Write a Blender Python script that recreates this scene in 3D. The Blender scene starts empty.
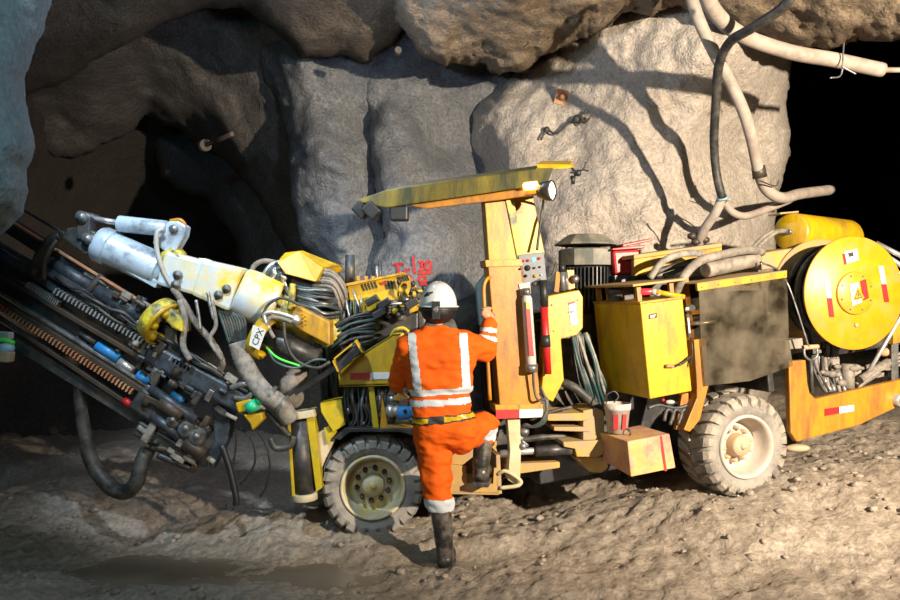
import bpy, bmesh, math, random
import numpy as np
from mathutils import Vector, Matrix, noise
from mathutils.bvhtree import BVHTree
random.seed(7)
C = bpy.context.scene.collection
FL = 780.0; HC = 1.69
PI = math.pi

def P(px, py, Y):
    return Vector(((px-450)/FL*Y, Y, HC-(py-300)/FL*Y))

class Frame:
    """a local frame: u along the vehicle, v into depth, w up"""
    def __init__(s, o, yaw, pitch):
        y = math.radians(yaw); p = math.radians(pitch)
        s.o = Vector(o)
        s.U = Vector((math.cos(y)*math.cos(p), math.sin(y)*math.cos(p), math.sin(p)))
        s.V = Vector((-math.sin(y), math.cos(y), 0))
        s.W = s.U.cross(s.V)
    def at(s, u, v, w): return s.o + s.U*u + s.V*v + s.W*w
    def px(s, px, py, v=0.0):
        d = Vector(((px-450)/FL, 1, -(py-300)/FL)); c = Vector((0, 0, HC))
        t = (v - (c-s.o).dot(s.V)) / d.dot(s.V)
        q = c + d*t - s.o
        return q.dot(s.U), q.dot(s.W)
    def pt(s, px, py, v=0.0):
        u, w = s.px(px, py, v); return s.at(u, v, w)

# ---------------------------------------------------------------- materials
MATS = {}
def nt(m):
    m.use_nodes = True
    n = m.node_tree.nodes; l = m.node_tree.links
    return n, l, n['Principled BSDF']
def mat(name, col, rough=.6, metal=0, dirt=None, amt=.45, dscale=6, bump=.15, bscale=40, var=.12, emit=None, es=0, streak=False, spec=.5, col2=None, c2scale=3):
    m = bpy.data.materials.new(name); n, l, b = nt(m)
    tc = n.new('ShaderNodeTexCoord')
    def noi(scale, detail=6, r=.6, src=None):
        t = n.new('ShaderNodeTexNoise'); t.inputs['Scale'].default_value = scale
        t.inputs['Detail'].default_value = detail; t.inputs['Roughness'].default_value = r
        l.new(src or tc.outputs['Object'], t.inputs['Vector']); return t
    def ramp(t, a, c):
        r = n.new('ShaderNodeMapRange'); r.inputs[1].default_value = a; r.inputs[2].default_value = c
        r.clamp = True
        l.new(t.outputs[0], r.inputs[0]); return r.outputs[0]
    def mix(fac, a, c):
        x = n.new('ShaderNodeMix'); x.data_type = 'RGBA'
        l.new(fac, x.inputs[0])
        for s_, k in ((a, 6), (c, 7)):
            if isinstance(s_, tuple): x.inputs[k].default_value = (*s_, 1)
            else: l.new(s_, x.inputs[k])
        return x.outputs[2]
    base = mix(ramp(noi(bscale*.3), .3, .7), tuple(c*(1-var) for c in col), tuple(min(1, c*(1+var)) for c in col))
    if col2: base = mix(ramp(noi(c2scale, 8, .65), .42, .6), base, col2)
    if dirt:
        src = None
        if streak:
            mp = n.new('ShaderNodeMapping'); mp.inputs['Scale'].default_value = (1, 1, .25)
            l.new(tc.outputs['Object'], mp.inputs[0]); src = mp.outputs[0]
        a0 = .72-amt*.5
        base = mix(ramp(noi(dscale, 10, .7, src), a0-.1, a0+.14), base, dirt)
    l.new(base, b.inputs['Base Color'])
    b.inputs['Roughness'].default_value = rough; b.inputs['Metallic'].default_value = metal
    b.inputs['Specular IOR Level'].default_value = spec
    if bump:
        bp = n.new('ShaderNodeBump'); bp.inputs['Strength'].default_value = bump; bp.inputs['Distance'].default_value = .01
        l.new(noi(bscale, 8, .7).outputs[0], bp.inputs['Height']); l.new(bp.outputs[0], b.inputs['Normal'])
    if emit:
        b.inputs['Emission Color'].default_value = (*emit, 1); b.inputs['Emission Strength'].default_value = es
    MATS[name] = m; return m
Yc = (.46, .235, .006)
mat('yellow', Yc, .42, dirt=(.12, .08, .04), amt=.36, dscale=9, streak=True)
mat('yellow_reel', (.47, .225, .004), .42, dirt=(.36, .22, .08), amt=.25, dscale=7)
mat('yellow_clean', (.47, .295, .004), .38, dirt=(.25, .13, .03), amt=.27, dscale=9, streak=True)
mat('yellow_lime', (.42, .31, .01), .4, dirt=(.2, .17, .05), amt=.2, dscale=8)
mat('yellow_orange', (.43, .175, .007), .42, dirt=(.13, .06, .025), amt=.36, dscale=6, streak=True)
mat('yellow_dirty', (.21, .155, .004), .6, dirt=(.03, .032, .01), amt=.58, dscale=4, streak=True)
mat('yellow_muddy', (.44, .25, .03), .75, dirt=(.30, .21, .12), amt=.55, dscale=7)
mat('cream', (.42, .33, .17), .6, dirt=(.5, .42, .28), amt=.5, dscale=6)
mat('red', (.42, .008, .01), .45, dirt=(.2, .05, .04), amt=.15)
mat('red_box', (.46, .28, .09), .75, dirt=(.42, .08, .06), amt=.34, dscale=5, col2=(.42, .31, .2), c2scale=6)
mat('white', (.58, .58, .56), .4, dirt=(.4, .38, .34), amt=.12)
mat('white_dirty', (.42, .40, .37), .55, dirt=(.35, .3, .24), amt=.4)
mat('boom_white', (.48, .58, .70), .35, metal=.15, dirt=(.06, .07, .08), amt=.28, dscale=7, col2=(.4, .47, .55), c2scale=5)
mat('boom_patch', (.46, .56, .68), .45, dirt=(.75, .52, .02), amt=.44, dscale=4)
mat('yellow_worn', (.78, .6, .03), .5, dirt=(.06, .07, .06), amt=.5, dscale=8)
mat('black', (.012, .012, .013), .5, bump=.1)
mat('black_paint', (.02, .02, .022), .4, dirt=(.1, .085, .07), amt=.25)
mat('rubber', (.022, .022, .022), .55, dirt=(.09, .08, .065), amt=.4, dscale=12)
mat('hose_mud', (.12, .105, .09), .7, dirt=(.26, .22, .18), amt=.5, dscale=14)
mat('hose_wrap', (.10, .095, .09), .75, dirt=(.28, .25, .21), amt=.55, dscale=16)
mat('hose_teal', (.02, .06, .06), .45, dirt=(.12, .12, .11), amt=.3)
mat('steel', (.32, .33, .34), .42, metal=.7, dirt=(.1, .09, .075), amt=.45, dscale=14)
mat('steel_light', (.6, .6, .6), .35, metal=.7, dirt=(.3, .26, .2), amt=.3)
mat('steel_blue', (.07, .09, .115), .45, metal=.4, dirt=(.035, .035, .035), amt=.5, dscale=18)
mat('steel_dark', (.045, .048, .052), .5, metal=.4, dirt=(.13, .11, .085), amt=.35, dscale=12)
mat('rail_tan', (.085, .062, .042), .5, metal=.4, dirt=(.05, .04, .035), amt=.4, dscale=9)
mat('grey_panel', (.10, .11, .13), .5, dirt=(.1, .09, .08), amt=.25)
mat('motor_grey', (.13, .13, .115), .6, dirt=(.28, .24, .17), amt=.35)
mat('tyre_grey', (.11, .105, .10), .85, dirt=(.26, .235, .205), amt=.62, dscale=6, bump=.5, bscale=60)
mat('tyre_mud', (.13, .115, .10), .9, dirt=(.30, .26, .21), amt=.55, dscale=7, bump=.6, bscale=50)
mat('rim_cream', (.55, .5, .36), .6, dirt=(.62, .46, .08), amt=.35, dscale=9, col2=(.35, .33, .28), c2scale=9)
mat('rim_mud', (.44, .39, .34), .7, dirt=(.4, .33, .26), amt=.4, dscale=8)
mat('hub_tan', (.42, .28, .16), .7, dirt=(.4, .3, .2), amt=.4)
mat('blue', (.02, .22, .55), .4, dirt=(.05, .1, .15), amt=.25)
mat('green', (.02, .4, .2), .4)
mat('bright_green', (.1, .75, .08), .5)
mat('pale_blue', (.3, .5, .6), .5)
mat('orange_cloth', (.62, .088, .003), .8, dirt=(.38, .06, .01), amt=.12, dscale=5, bump=.25, bscale=60, spec=.2)
mat('reflective', (.46, .50, .54), .45, dirt=(.45, .42, .38), amt=.2, bump=.1)
mat('boot', (.018, .018, .018), .28, dirt=(.14, .12, .10), amt=.35, dscale=12)
mat('helmet_white', (.55, .57, .58), .25, bump=0)
mat('skin', (.45, .22, .13), .55, bump=.05)
mat('hair', (.006, .005, .005), .5)
mat('collar', (.07, .065, .06), .8)
mat('canister_red', (.36, .01, .012), .4, dirt=(.2, .05, .04), amt=.3)
mat('bucket_white', (.45, .42, .39), .5, dirt=(.3, .25, .2), amt=.42, dscale=16)
mat('pipe_grey', (.36, .30, .25), .7, dirt=(.2, .16, .13), amt=.35, dscale=5)
mat('rust', (.38, .16, .07), .8, dirt=(.5, .32, .18), amt=.3)
mat('paint_red', (.38, .02, .02), .8)
mat('ink', (.015, .015, .015), .6, bump=0)
mat('wood', (.42, .25, .13), .7, dirt=(.3, .24, .18), amt=.3)
mat('lamp_warm', (1, .75, .2), .4, emit=(1, .58, .12), es=14, bump=0)
mat('lamp_glass', (.9, .85, .7), .2, emit=(1, .86, .6), es=3, bump=0)
mat('lamp_green', (.1, .8, .5), .3, emit=(.15, 1, .55), es=2.5, bump=0)
mat('lens_dark', (.02, .04, .07), .1, bump=0)
mat('lamp_red', (.6, .03, .05), .3, bump=0)
# dusty clear plastic
m = bpy.data.materials.new('plastic'); n, l, b = nt(m)
b.inputs['Base Color'].default_value = (.13, .11, .08, 1); b.inputs['Roughness'].default_value = .3
tr = n.new('ShaderNodeBsdfTransparent'); tr.inputs[0].default_value = (.72, .68, .58, 1)
mx = n.new('ShaderNodeMixShader'); no = n.new('ShaderNodeTexNoise'); no.inputs['Scale'].default_value = 5; no.inputs['Detail'].default_value = 9
tc = n.new('ShaderNodeTexCoord'); l.new(tc.outputs['Object'], no.inputs['Vector'])
mr = n.new('ShaderNodeMapRange'); mr.inputs[1].default_value = .35; mr.inputs[2].default_value = .7; mr.inputs[3].default_value = .06; mr.inputs[4].default_value = .8
l.new(no.outputs[0], mr.inputs[0]); l.new(mr.outputs[0], mx.inputs[0]); l.new(tr.outputs[0], mx.inputs[1]); l.new(b.outputs[0], mx.inputs[2])
l.new(mx.outputs[0], n['Material Output'].inputs['Surface']); MATS['plastic'] = m

def rock_mat(name, a, b_, c, scale=1.0, rough=.9, bstr=.9, pore=True, wet=0):
    m = bpy.data.materials.new(name); n, l, b = nt(m)
    g = n.new('ShaderNodeNewGeometry')
    def noi(s, d=8, r=.65):
        t = n.new('ShaderNodeTexNoise'); t.inputs['Scale'].default_value = s*scale; t.inputs['Detail'].default_value = d; t.inputs['Roughness'].default_value = r
        l.new(g.outputs['Position'], t.inputs['Vector']); return t
    def mapr(o, x, y, p=0, q=1):
        r = n.new('ShaderNodeMapRange'); r.inputs[1].default_value = x; r.inputs[2].default_value = y; r.inputs[3].default_value = p; r.inputs[4].default_value = q
        l.new(o, r.inputs[0]); return r.outputs[0]
    def mix(f_, x, y):
        k = n.new('ShaderNodeMix'); k.data_type = 'RGBA'; l.new(f_, k.inputs[0])
        for s_, i in ((x, 6), (y, 7)):
            if isinstance(s_, tuple): k.inputs[i].default_value = (*s_, 1)
            else: l.new(s_, k.inputs[i])
        return k.outputs[2]
    c1 = mix(mapr(noi(1.1).outputs[0], .4, .6), a, b_)
    c2 = mix(mapr(noi(.8, 10, .7).outputs[0], .54, .68), c1, c)
    c3 = mix(mapr(noi(28, 4).outputs[0], .3, .75), tuple(x*.55 for x in a), c2)
    l.new(c3, b.inputs['Base Color']); b.inputs['Specular IOR Level'].default_value = .3
    l.new(mapr(noi(1.7).outputs[0], .35, .65, rough-wet, rough), b.inputs['Roughness'])
    h1 = noi(7, 10, .7).outputs[0]; h2 = noi(38, 6, .7).outputs[0]
    ad = n.new('ShaderNodeMath'); ad.operation = 'MULTIPLY_ADD'; l.new(h1, ad.inputs[0]); ad.inputs[1].default_value = 3.0; l.new(h2, ad.inputs[2])
    hh = ad.outputs[0]
    if pore:
        v = n.new('ShaderNodeTexVoronoi'); v.inputs['Scale'].default_value = 45*scale; l.new(g.outputs['Position'], v.inputs['Vector'])
        a2 = n.new('ShaderNodeMath'); a2.operation = 'MULTIPLY_ADD'; l.new(v.outputs[0], a2.inputs[0]); a2.inputs[1].default_value = .5; l.new(hh, a2.inputs[2]); hh = a2.outputs[0]
    bp = n.new('ShaderNodeBump'); bp.inputs['Strength'].default_value = bstr; bp.inputs['Distance'].default_value = .02
    l.new(hh, bp.inputs['Height']); l.new(bp.outputs[0], b.inputs['Normal'])
    MATS[name] = m
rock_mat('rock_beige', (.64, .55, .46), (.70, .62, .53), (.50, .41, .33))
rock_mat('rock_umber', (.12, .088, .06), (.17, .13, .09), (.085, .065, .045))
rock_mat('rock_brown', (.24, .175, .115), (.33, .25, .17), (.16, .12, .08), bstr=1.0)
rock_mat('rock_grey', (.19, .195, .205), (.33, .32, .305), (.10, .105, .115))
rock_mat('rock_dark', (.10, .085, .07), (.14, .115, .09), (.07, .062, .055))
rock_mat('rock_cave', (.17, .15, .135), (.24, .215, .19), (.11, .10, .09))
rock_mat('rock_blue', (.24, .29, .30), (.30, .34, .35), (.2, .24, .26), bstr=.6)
rock_mat('mud', (.37, .305, .24), (.48, .41, .335), (.24, .19, .145), rough=.7, bstr=.7, pore=False, wet=.4)
m = bpy.data.materials.new('water'); n, l, b = nt(m)
b.inputs['Base Color'].default_value = (.21, .17, .13, 1); b.inputs['Roughness'].default_value = .18; b.inputs['Specular IOR Level'].default_value = .5
tc = n.new('ShaderNodeTexCoord'); no = n.new('ShaderNodeTexNoise'); no.inputs['Scale'].default_value = 5; l.new(tc.outputs['Object'], no.inputs['Vector'])
bp = n.new('ShaderNodeBump'); bp.inputs['Strength'].default_value = .15; bp.inputs['Distance'].default_value = .02; l.new(no.outputs[0], bp.inputs['Height']); l.new(bp.outputs[0], b.inputs['Normal'])
MATS['water'] = m

# ---------------------------------------------------------------- mesh building
def spline(pts, k=6):
    pts = [Vector(p) for p in pts]
    if len(pts) < 3: return pts
    out = []
    q = [pts[0]*2-pts[1]] + pts + [pts[-1]*2-pts[-2]]
    for i in range(1, len(q)-2):
        a, b, c, d = q[i-1:i+3]
        for j in range(k):
            t = j/k
            out.append(.5*((2*b)+(c-a)*t+(2*a-5*b+4*c-d)*t*t+(3*b-a-3*c+d)*t**3))
    out.append(pts[-1]); return out

class MB:
    def __init__(s, mt='yellow'): s.bm = bmesh.new(); s.mats = [mt]; s.i = 0; s.sm = []
    def m(s, name):
        if name not in s.mats: s.mats.append(name)
        s.i = s.mats.index(name); return s
    def face(s, vs, smooth=False):
        try: f = s.bm.faces.new(vs)
        except ValueError: return
        f.material_index = s.i; f.smooth = smooth; return f
    def hull8(s, a, b):  # two quads
        A = [s.bm.verts.new(p) for p in a]; B = [s.bm.verts.new(p) for p in b]; n = len(A)
        s.face(A[::-1]); s.face(B)
        for i in range(n): s.face([A[i], A[(i+1) % n], B[(i+1) % n], B[i]])
        return s
    def prism(s, fr, pts, v0, v1, vref=None):
        """outline given on plane v0 (pixels), extruded straight back to v1"""
        r = v0 if vref is None else vref
        q = [fr.px(x, y, r) for x, y in pts]
        return s.hull8([fr.at(u, v0, w) for u, w in q], [fr.at(u, v1, w) for u, w in q])
    def box(s, fr, x0, y0, x1, y1, v0, v1):
        a = fr.px(x0, y0, v0); b = fr.px(x1, y1, v0)
        q = [(a[0], a[1]), (b[0], a[1]), (b[0], b[1]), (a[0], b[1])]
        return s.hull8([fr.at(u, v0, w) for u, w in q], [fr.at(u, v1, w) for u, w in q])
    def lbox(s, fr, u0, u1, v0, v1, w0, w1):
        q = [(u0, w0), (u1, w0), (u1, w1), (u0, w1)]
        return s.hull8([fr.at(u, v0, w) for u, w in q], [fr.at(u, v1, w) for u, w in q])
    def beam(s, p0, p1, w, h, up=Vector((0, 1, 0)), taper=1):
        p0 = Vector(p0); p1 = Vector(p1); d = (p1-p0).normalized(); a = d.cross(up).normalized(); b = a.cross(d).normalized()
        k = ((-1, -1), (1, -1), (1, 1), (-1, 1))
        return s.hull8([p0+a*x*w/2+b*y*h/2 for x, y in k], [p1+a*x*w/2*taper+b*y*h/2*taper for x, y in k])
    def tube(s, pts, r, seg=8, k=6, wrap=0, cap=True):
        pts = spline(pts, k); n_ = len(pts); rings = []
        up = None
        for i, p in enumerate(pts):
            d = (pts[min(i+1, n_-1)]-pts[max(i-1, 0)]).normalized()
            if up is None:
                up = Vector((0, 0, 1)) if abs(d.z) < .9 else Vector((1, 0, 0))
            a = d.cross(up).normalized(); up = a.cross(d).normalized()
            rr = r(i/(n_-1)) if callable(r) else r
            if wrap: rr *= 1+wrap*(i % 2)
            rings.append([s.bm.verts.new(p+(a*math.cos(2*PI*j/seg)+up*math.sin(2*PI*j/seg))*rr) for j in range(seg)])
        for i in range(n_-1):
            for j in range(seg):
                s.face([rings[i][j], rings[i][(j+1) % seg], rings[i+1][(j+1) % seg], rings[i+1][j]], True)
        if cap: s.face(rings[0][::-1]); s.face(rings[-1])
        return s
    def cyl(s, p0, p1, r0, r1=None, seg=20):
        r1 = r0 if r1 is None else r1
        return s.lathe(p0, Vector(p1)-Vector(p0), [(0, r0), ((Vector(p1)-Vector(p0)).length, r1)], seg)
    def lathe(s, o, axis, prof, seg=24, caps=True, smooth=True):
        o = Vector(o); ax = Vector(axis).normalized()
        up = Vector((0, 0, 1)) if abs(ax.z) < .9 else Vector((1, 0, 0))
        a = ax.cross(up).normalized(); b = a.cross(ax).normalized(); rings = []
        for t, r in prof:
            rings.append([s.bm.verts.new(o+ax*t+(a*math.cos(2*PI*j/seg)+b*math.sin(2*PI*j/seg))*max(r, 1e-4)) for j in range(seg)])
        for i in range(len(rings)-1):
            for j in range(seg):
                s.face([rings[i][j], rings[i][(j+1) % seg], rings[i+1][(j+1) % seg], rings[i+1][j]], smooth)
        if caps: s.face(rings[0][::-1]); s.face(rings[-1])
        return s
    def ball(s, c, r, sc=(1, 1, 1), rot=None, sub=2):
        mtx = Matrix.Translation(Vector(c)) @ (rot or Matrix()) @ Matrix.Diagonal((r*sc[0], r*sc[1], r*sc[2], 1))
        d = bmesh.ops.create_icosphere(s.bm, subdivisions=sub, radius=1, matrix=mtx)
        fs = set(f for v in d['verts'] for f in v.link_faces)
        for f in fs: f.smooth = True; f.material_index = s.i
        return s
    def build(s, name, parent=None, bevel=0, **kw):
        bmesh.ops.recalc_face_normals(s.bm, faces=s.bm.faces[:])
        return finish(s.bm, name, s.mats, parent, bevel, **kw)

def wloc(o):
    v = Vector(o.location)
    while o.parent: o = o.parent; v += Vector(o.location)
    return v
def finish(bm, name, mats, parent=None, bevel=0, base=False, origin=None):
    co = [v.co for v in bm.verts]
    if origin is None:
        lo = Vector([min(c[i] for c in co) for i in range(3)]); hi = Vector([max(c[i] for c in co) for i in range(3)])
        c = (lo+hi)/2
        if base: c.z = lo.z
    else: c = Vector(origin)
    bmesh.ops.translate(bm, verts=bm.verts[:], vec=-c)
    me = bpy.data.meshes.new(name); bm.to_mesh(me); bm.free()
    for k in (mats if isinstance(mats, list) else [mats]): me.materials.append(MATS[k])
    o = bpy.data.objects.new(name, me); C.objects.link(o)
    o.location = c
    if parent: o.parent = parent; o.location = c-wloc(parent)
    if bevel:
        b = o.modifiers.new('b', 'BEVEL'); b.width = bevel; b.segments = 2; b.limit_method = 'ANGLE'; b.angle_limit = math.radians(40)
    return o
def tag(o, label=None, cat=None, group=None, kind=None):
    if label: o['label'] = label
    if cat: o['category'] = cat
    if group: o['group'] = group
    if kind: o['kind'] = kind
    return o
def empty(name, loc):
    o = bpy.data.objects.new(name, None); C.objects.link(o); o.location = loc; o.empty_display_size = .2; return o

# ---------------------------------------------------------------- rock shell
def rbf(pts):
    A = np.array([(p[0], p[1]) for p in pts], float)/100; y = np.array([p[2] for p in pts], float)
    D = np.linalg.norm(A[:, None]-A[None], axis=2); n_ = len(pts)
    M = np.zeros((n_+1, n_+1)); M[:n_, :n_] = -D; M[:n_, n_] = 1; M[n_, :n_] = 1
    w = np.linalg.solve(M, np.append(y, 0))
    def f_(X, Y_):
        q = np.stack([X, Y_], -1)/100
        d = np.linalg.norm(q[..., None, :]-A, axis=-1)
        return -(d@w[:n_])+w[n_]
    return f_
def sdf(poly, X, Y_):
    p = np.array(poly, float); ins = np.zeros(X.shape, bool); dm = np.full(X.shape, 1e9)
    for i in range(len(p)):
        a, b = p[i], p[(i+1) % len(p)]
        cond = ((a[1] > Y_) != (b[1] > Y_))
        with np.errstate(divide='ignore', invalid='ignore'):
            xi = (b[0]-a[0])*(Y_-a[1])/(b[1]-a[1] if b[1] != a[1] else 1e-9)+a[0]
        ins ^= cond & (X < xi)
        e = b-a; L = max((e**2).sum(), 1e-9)
        t = np.clip(((X-a[0])*e[0]+(Y_-a[1])*e[1])/L, 0, 1)
        dm = np.minimum(dm, np.hypot(X-a[0]-t*e[0], Y_-a[1]-t*e[1]))
    return np.where(ins, dm, -dm)
def nz(p, s, o=5): return noise.fractal(p*s, 1.0, 2.1, o)
def rock(name, box, step, depth, mt, poly=None, er=.6, ew=40, big=(.12, 1.3), mid=(.035, 5), fine=(.012, 19), jit=5, back=1.2, seed=0, label=None):
    x0, y0, x1, y1 = box
    X, Yg = np.meshgrid(np.arange(x0, x1+step, step, dtype=float), np.arange(y0, y1+step, step, dtype=float))
    D = depth(X, Yg)
    if poly:
        S = sdf(poly, X, Yg)
        J = np.zeros(X.shape)
        for i in range(X.shape[0]):
            for j in range(X.shape[1]):
                if abs(S[i, j]) < 25: J[i, j] = noise.fractal(Vector((X[i, j]/28, Yg[i, j]/28, seed)), 1, 2, 4)*jit
        S = S+J
        t = np.clip(S/ew, 0, 1)
        D = D+er*(1-np.sqrt(np.clip(1-(1-t)**2, 0, 1)))+np.where(S < 0, np.clip(-S/(1.2*step), 0, 1)*back, 0)
        gy, gx = np.gradient(S, step); gl = np.maximum(np.hypot(gx, gy), .3)
        kk = np.where(S < 0, -S/gl, 0); kk = np.clip(kk, 0, 2.5*step)
        X = X+gx/gl*kk; Yg = Yg+gy/gl*kk
        keep = S > -2.2*step
    else: keep = np.ones(X.shape, bool)
    bm = bmesh.new(); V = {}
    sv = Vector((seed*7.3, seed*3.1, seed*1.7))
    for i in range(X.shape[0]):
        for j in range(X.shape[1]):
            if keep[i, j]:
                p = P(X[i, j], Yg[i, j], D[i, j]); q = p+sv
                d = (p-Vector((0, 0, HC))); d.normalize()
                a = big[0]*nz(q, big[1], 4)+mid[0]*noise.ridged_multi_fractal(q*mid[1], .9, 2.1, 4, 1, 2)*-.6+fine[0]*nz(q, fine[1], 3)
                V[i, j] = bm.verts.new(p+d*a)
    for i in range(X.shape[0]-1):
        for j in range(X.shape[1]-1):
            k = [(i, j), (i+1, j), (i+1, j+1), (i, j+1)]
            if all(q in V for q in k):
                f_ = bm.faces.new([V[q] for q in k]); f_.smooth = True
    o = finish(bm, name, mt); tag(o, label, kind='structure'); return o

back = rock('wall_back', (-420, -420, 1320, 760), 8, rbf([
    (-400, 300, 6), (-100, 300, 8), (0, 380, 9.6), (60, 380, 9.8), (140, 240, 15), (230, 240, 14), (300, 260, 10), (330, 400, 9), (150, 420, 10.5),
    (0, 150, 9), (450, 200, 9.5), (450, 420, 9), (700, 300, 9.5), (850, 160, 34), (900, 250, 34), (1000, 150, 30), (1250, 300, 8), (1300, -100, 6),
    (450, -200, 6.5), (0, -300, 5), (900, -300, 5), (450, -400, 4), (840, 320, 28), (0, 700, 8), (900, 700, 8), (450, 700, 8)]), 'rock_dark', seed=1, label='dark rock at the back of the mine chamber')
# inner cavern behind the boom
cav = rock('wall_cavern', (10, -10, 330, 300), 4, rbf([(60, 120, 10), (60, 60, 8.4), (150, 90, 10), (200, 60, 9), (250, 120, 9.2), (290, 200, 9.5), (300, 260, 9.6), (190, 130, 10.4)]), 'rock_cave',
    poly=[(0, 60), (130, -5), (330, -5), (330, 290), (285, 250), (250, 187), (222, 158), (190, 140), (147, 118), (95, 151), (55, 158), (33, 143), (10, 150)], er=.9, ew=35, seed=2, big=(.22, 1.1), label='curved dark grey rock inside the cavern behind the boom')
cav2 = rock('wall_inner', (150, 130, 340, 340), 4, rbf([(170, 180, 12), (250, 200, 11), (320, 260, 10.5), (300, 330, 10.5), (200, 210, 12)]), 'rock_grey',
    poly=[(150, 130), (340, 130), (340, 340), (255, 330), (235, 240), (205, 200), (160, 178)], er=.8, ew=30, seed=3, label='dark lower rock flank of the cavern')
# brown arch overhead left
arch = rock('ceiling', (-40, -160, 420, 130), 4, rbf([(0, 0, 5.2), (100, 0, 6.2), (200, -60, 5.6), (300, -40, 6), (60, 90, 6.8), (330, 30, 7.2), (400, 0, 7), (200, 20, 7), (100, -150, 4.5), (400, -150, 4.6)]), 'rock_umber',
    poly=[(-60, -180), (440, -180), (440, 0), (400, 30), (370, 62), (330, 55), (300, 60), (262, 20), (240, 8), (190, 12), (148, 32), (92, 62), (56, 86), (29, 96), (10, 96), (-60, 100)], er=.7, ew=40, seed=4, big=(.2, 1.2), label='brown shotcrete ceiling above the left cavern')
# middle grey folds
m1 = rock('wall_middle', (180, 20, 420, 430), 3, rbf([(200, 60, 9.3), (250, 70, 8.9), (290, 100, 8.4), (320, 150, 7.9), (335, 220, 7.8), (360, 120, 8.6), (300, 60, 8.2), (380, 200, 8.4), (370, 300, 8.0), (345, 380, 8)]), 'rock_grey',
    poly=[(205, 25), (400, 20), (385, 120), (392, 200), (400, 300), (400, 430), (330, 430), (325, 330), (312, 262), (292, 215), (290, 160), (280, 112), (257, 74), (228, 50)], er=.7, ew=40, seed=5, big=(.2, 1.5), mid=(.05, 3.2), label='grey folded rock wall behind the yellow valve console')
m2 = rock('wall_center', (350, 20, 560, 440), 3, rbf([(380, 60, 8.6), (420, 120, 8.4), (400, 180, 8.0), (395, 230, 7.7), (440, 240, 7.7), (470, 250, 8.1), (500, 250, 8.5), (470, 150, 9.0), (420, 330, 7.7), (500, 400, 8), (470, 90, 8.9)]), 'rock_grey',
    poly=[(362, 20), (560, 20), (560, 440), (370, 440), (374, 330), (372, 270), (385, 235), (372, 190), (370, 120), (358, 70)], er=.5, ew=25, seed=6, big=(.16, 1.6), mid=(.05, 3.5), label='grey rock wall marked with red paint behind the worker')
# bright right wall
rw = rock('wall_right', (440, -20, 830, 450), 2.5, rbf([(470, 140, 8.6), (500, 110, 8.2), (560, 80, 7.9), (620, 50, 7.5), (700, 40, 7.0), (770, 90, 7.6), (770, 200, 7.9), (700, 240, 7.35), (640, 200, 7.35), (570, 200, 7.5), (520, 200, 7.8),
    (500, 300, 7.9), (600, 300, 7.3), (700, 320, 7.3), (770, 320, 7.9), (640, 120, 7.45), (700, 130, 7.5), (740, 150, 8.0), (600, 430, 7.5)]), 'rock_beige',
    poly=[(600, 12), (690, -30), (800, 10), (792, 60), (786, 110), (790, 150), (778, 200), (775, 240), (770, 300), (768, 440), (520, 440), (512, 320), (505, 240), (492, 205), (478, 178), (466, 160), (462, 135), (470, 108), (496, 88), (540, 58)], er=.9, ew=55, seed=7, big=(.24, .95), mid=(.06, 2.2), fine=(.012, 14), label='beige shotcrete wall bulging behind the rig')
ov = rock('ceiling_brow', (380, -160, 730, 100), 2.5, rbf([(400, -50, 5.6), (400, 20, 6.6), (440, 60, 7.0), (500, 60, 7.2), (520, 0, 6.2), (600, 0, 6.5), (560, 40, 7.1), (680, -40, 6), (550, -150, 4.6)]), 'rock_brown',
    poly=[(392, -180), (740, -180), (720, -30), (690, 4), (625, 18), (600, 30), (555, 52), (520, 68), (498, 76), (478, 62), (462, 60), (446, 71), (428, 62), (408, 40), (396, 25)], er=.7, ew=35, seed=8, big=(.18, 1.8), mid=(.10, 4.5), fine=(.03, 13), jit=9, label='rough brown rock brow hanging above the rig canopy')
ov2 = rock('ceiling_right', (670, -220, 1200, 80), 3, rbf([(700, 0, 6.6), (760, 20, 6.4), (830, 30, 6.2), (900, 20, 5.9), (1000, 20, 5.5), (800, -100, 5), (1100, -150, 4.5), (700, -200, 4.4)]), 'rock_brown',
    poly=[(680, -240), (1220, -240), (1220, 20), (1050, 25), (900, 38), (860, 42), (822, 50), (790, 46), (760, 34), (735, 30), (700, 20), (680, 8)], er=.5, ew=30, seed=9, big=(.16, 1.6), mid=(.08, 4), fine=(.02, 14), label='rough ceiling rock above the right tunnel mouth')
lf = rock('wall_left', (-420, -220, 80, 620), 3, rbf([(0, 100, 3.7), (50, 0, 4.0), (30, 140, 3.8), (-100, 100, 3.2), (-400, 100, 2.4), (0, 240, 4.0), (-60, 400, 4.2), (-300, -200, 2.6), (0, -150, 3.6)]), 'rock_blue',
    poly=[(-460, -260), (70, -260), (56, -60), (52, 0), (45, 28), (32, 55), (25, 80), (24, 98), (33, 128), (34, 146), (27, 168), (29, 190), (22, 212), (8, 228), (-4, 240), (-40, 300), (-100, 420), (-460, 640)], er=.5, ew=30, seed=10, big=(.07, 1.6), mid=(.02, 6), fine=(.01, 24), jit=3, label='pale blue lit rock outcrop at the left edge')

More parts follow.
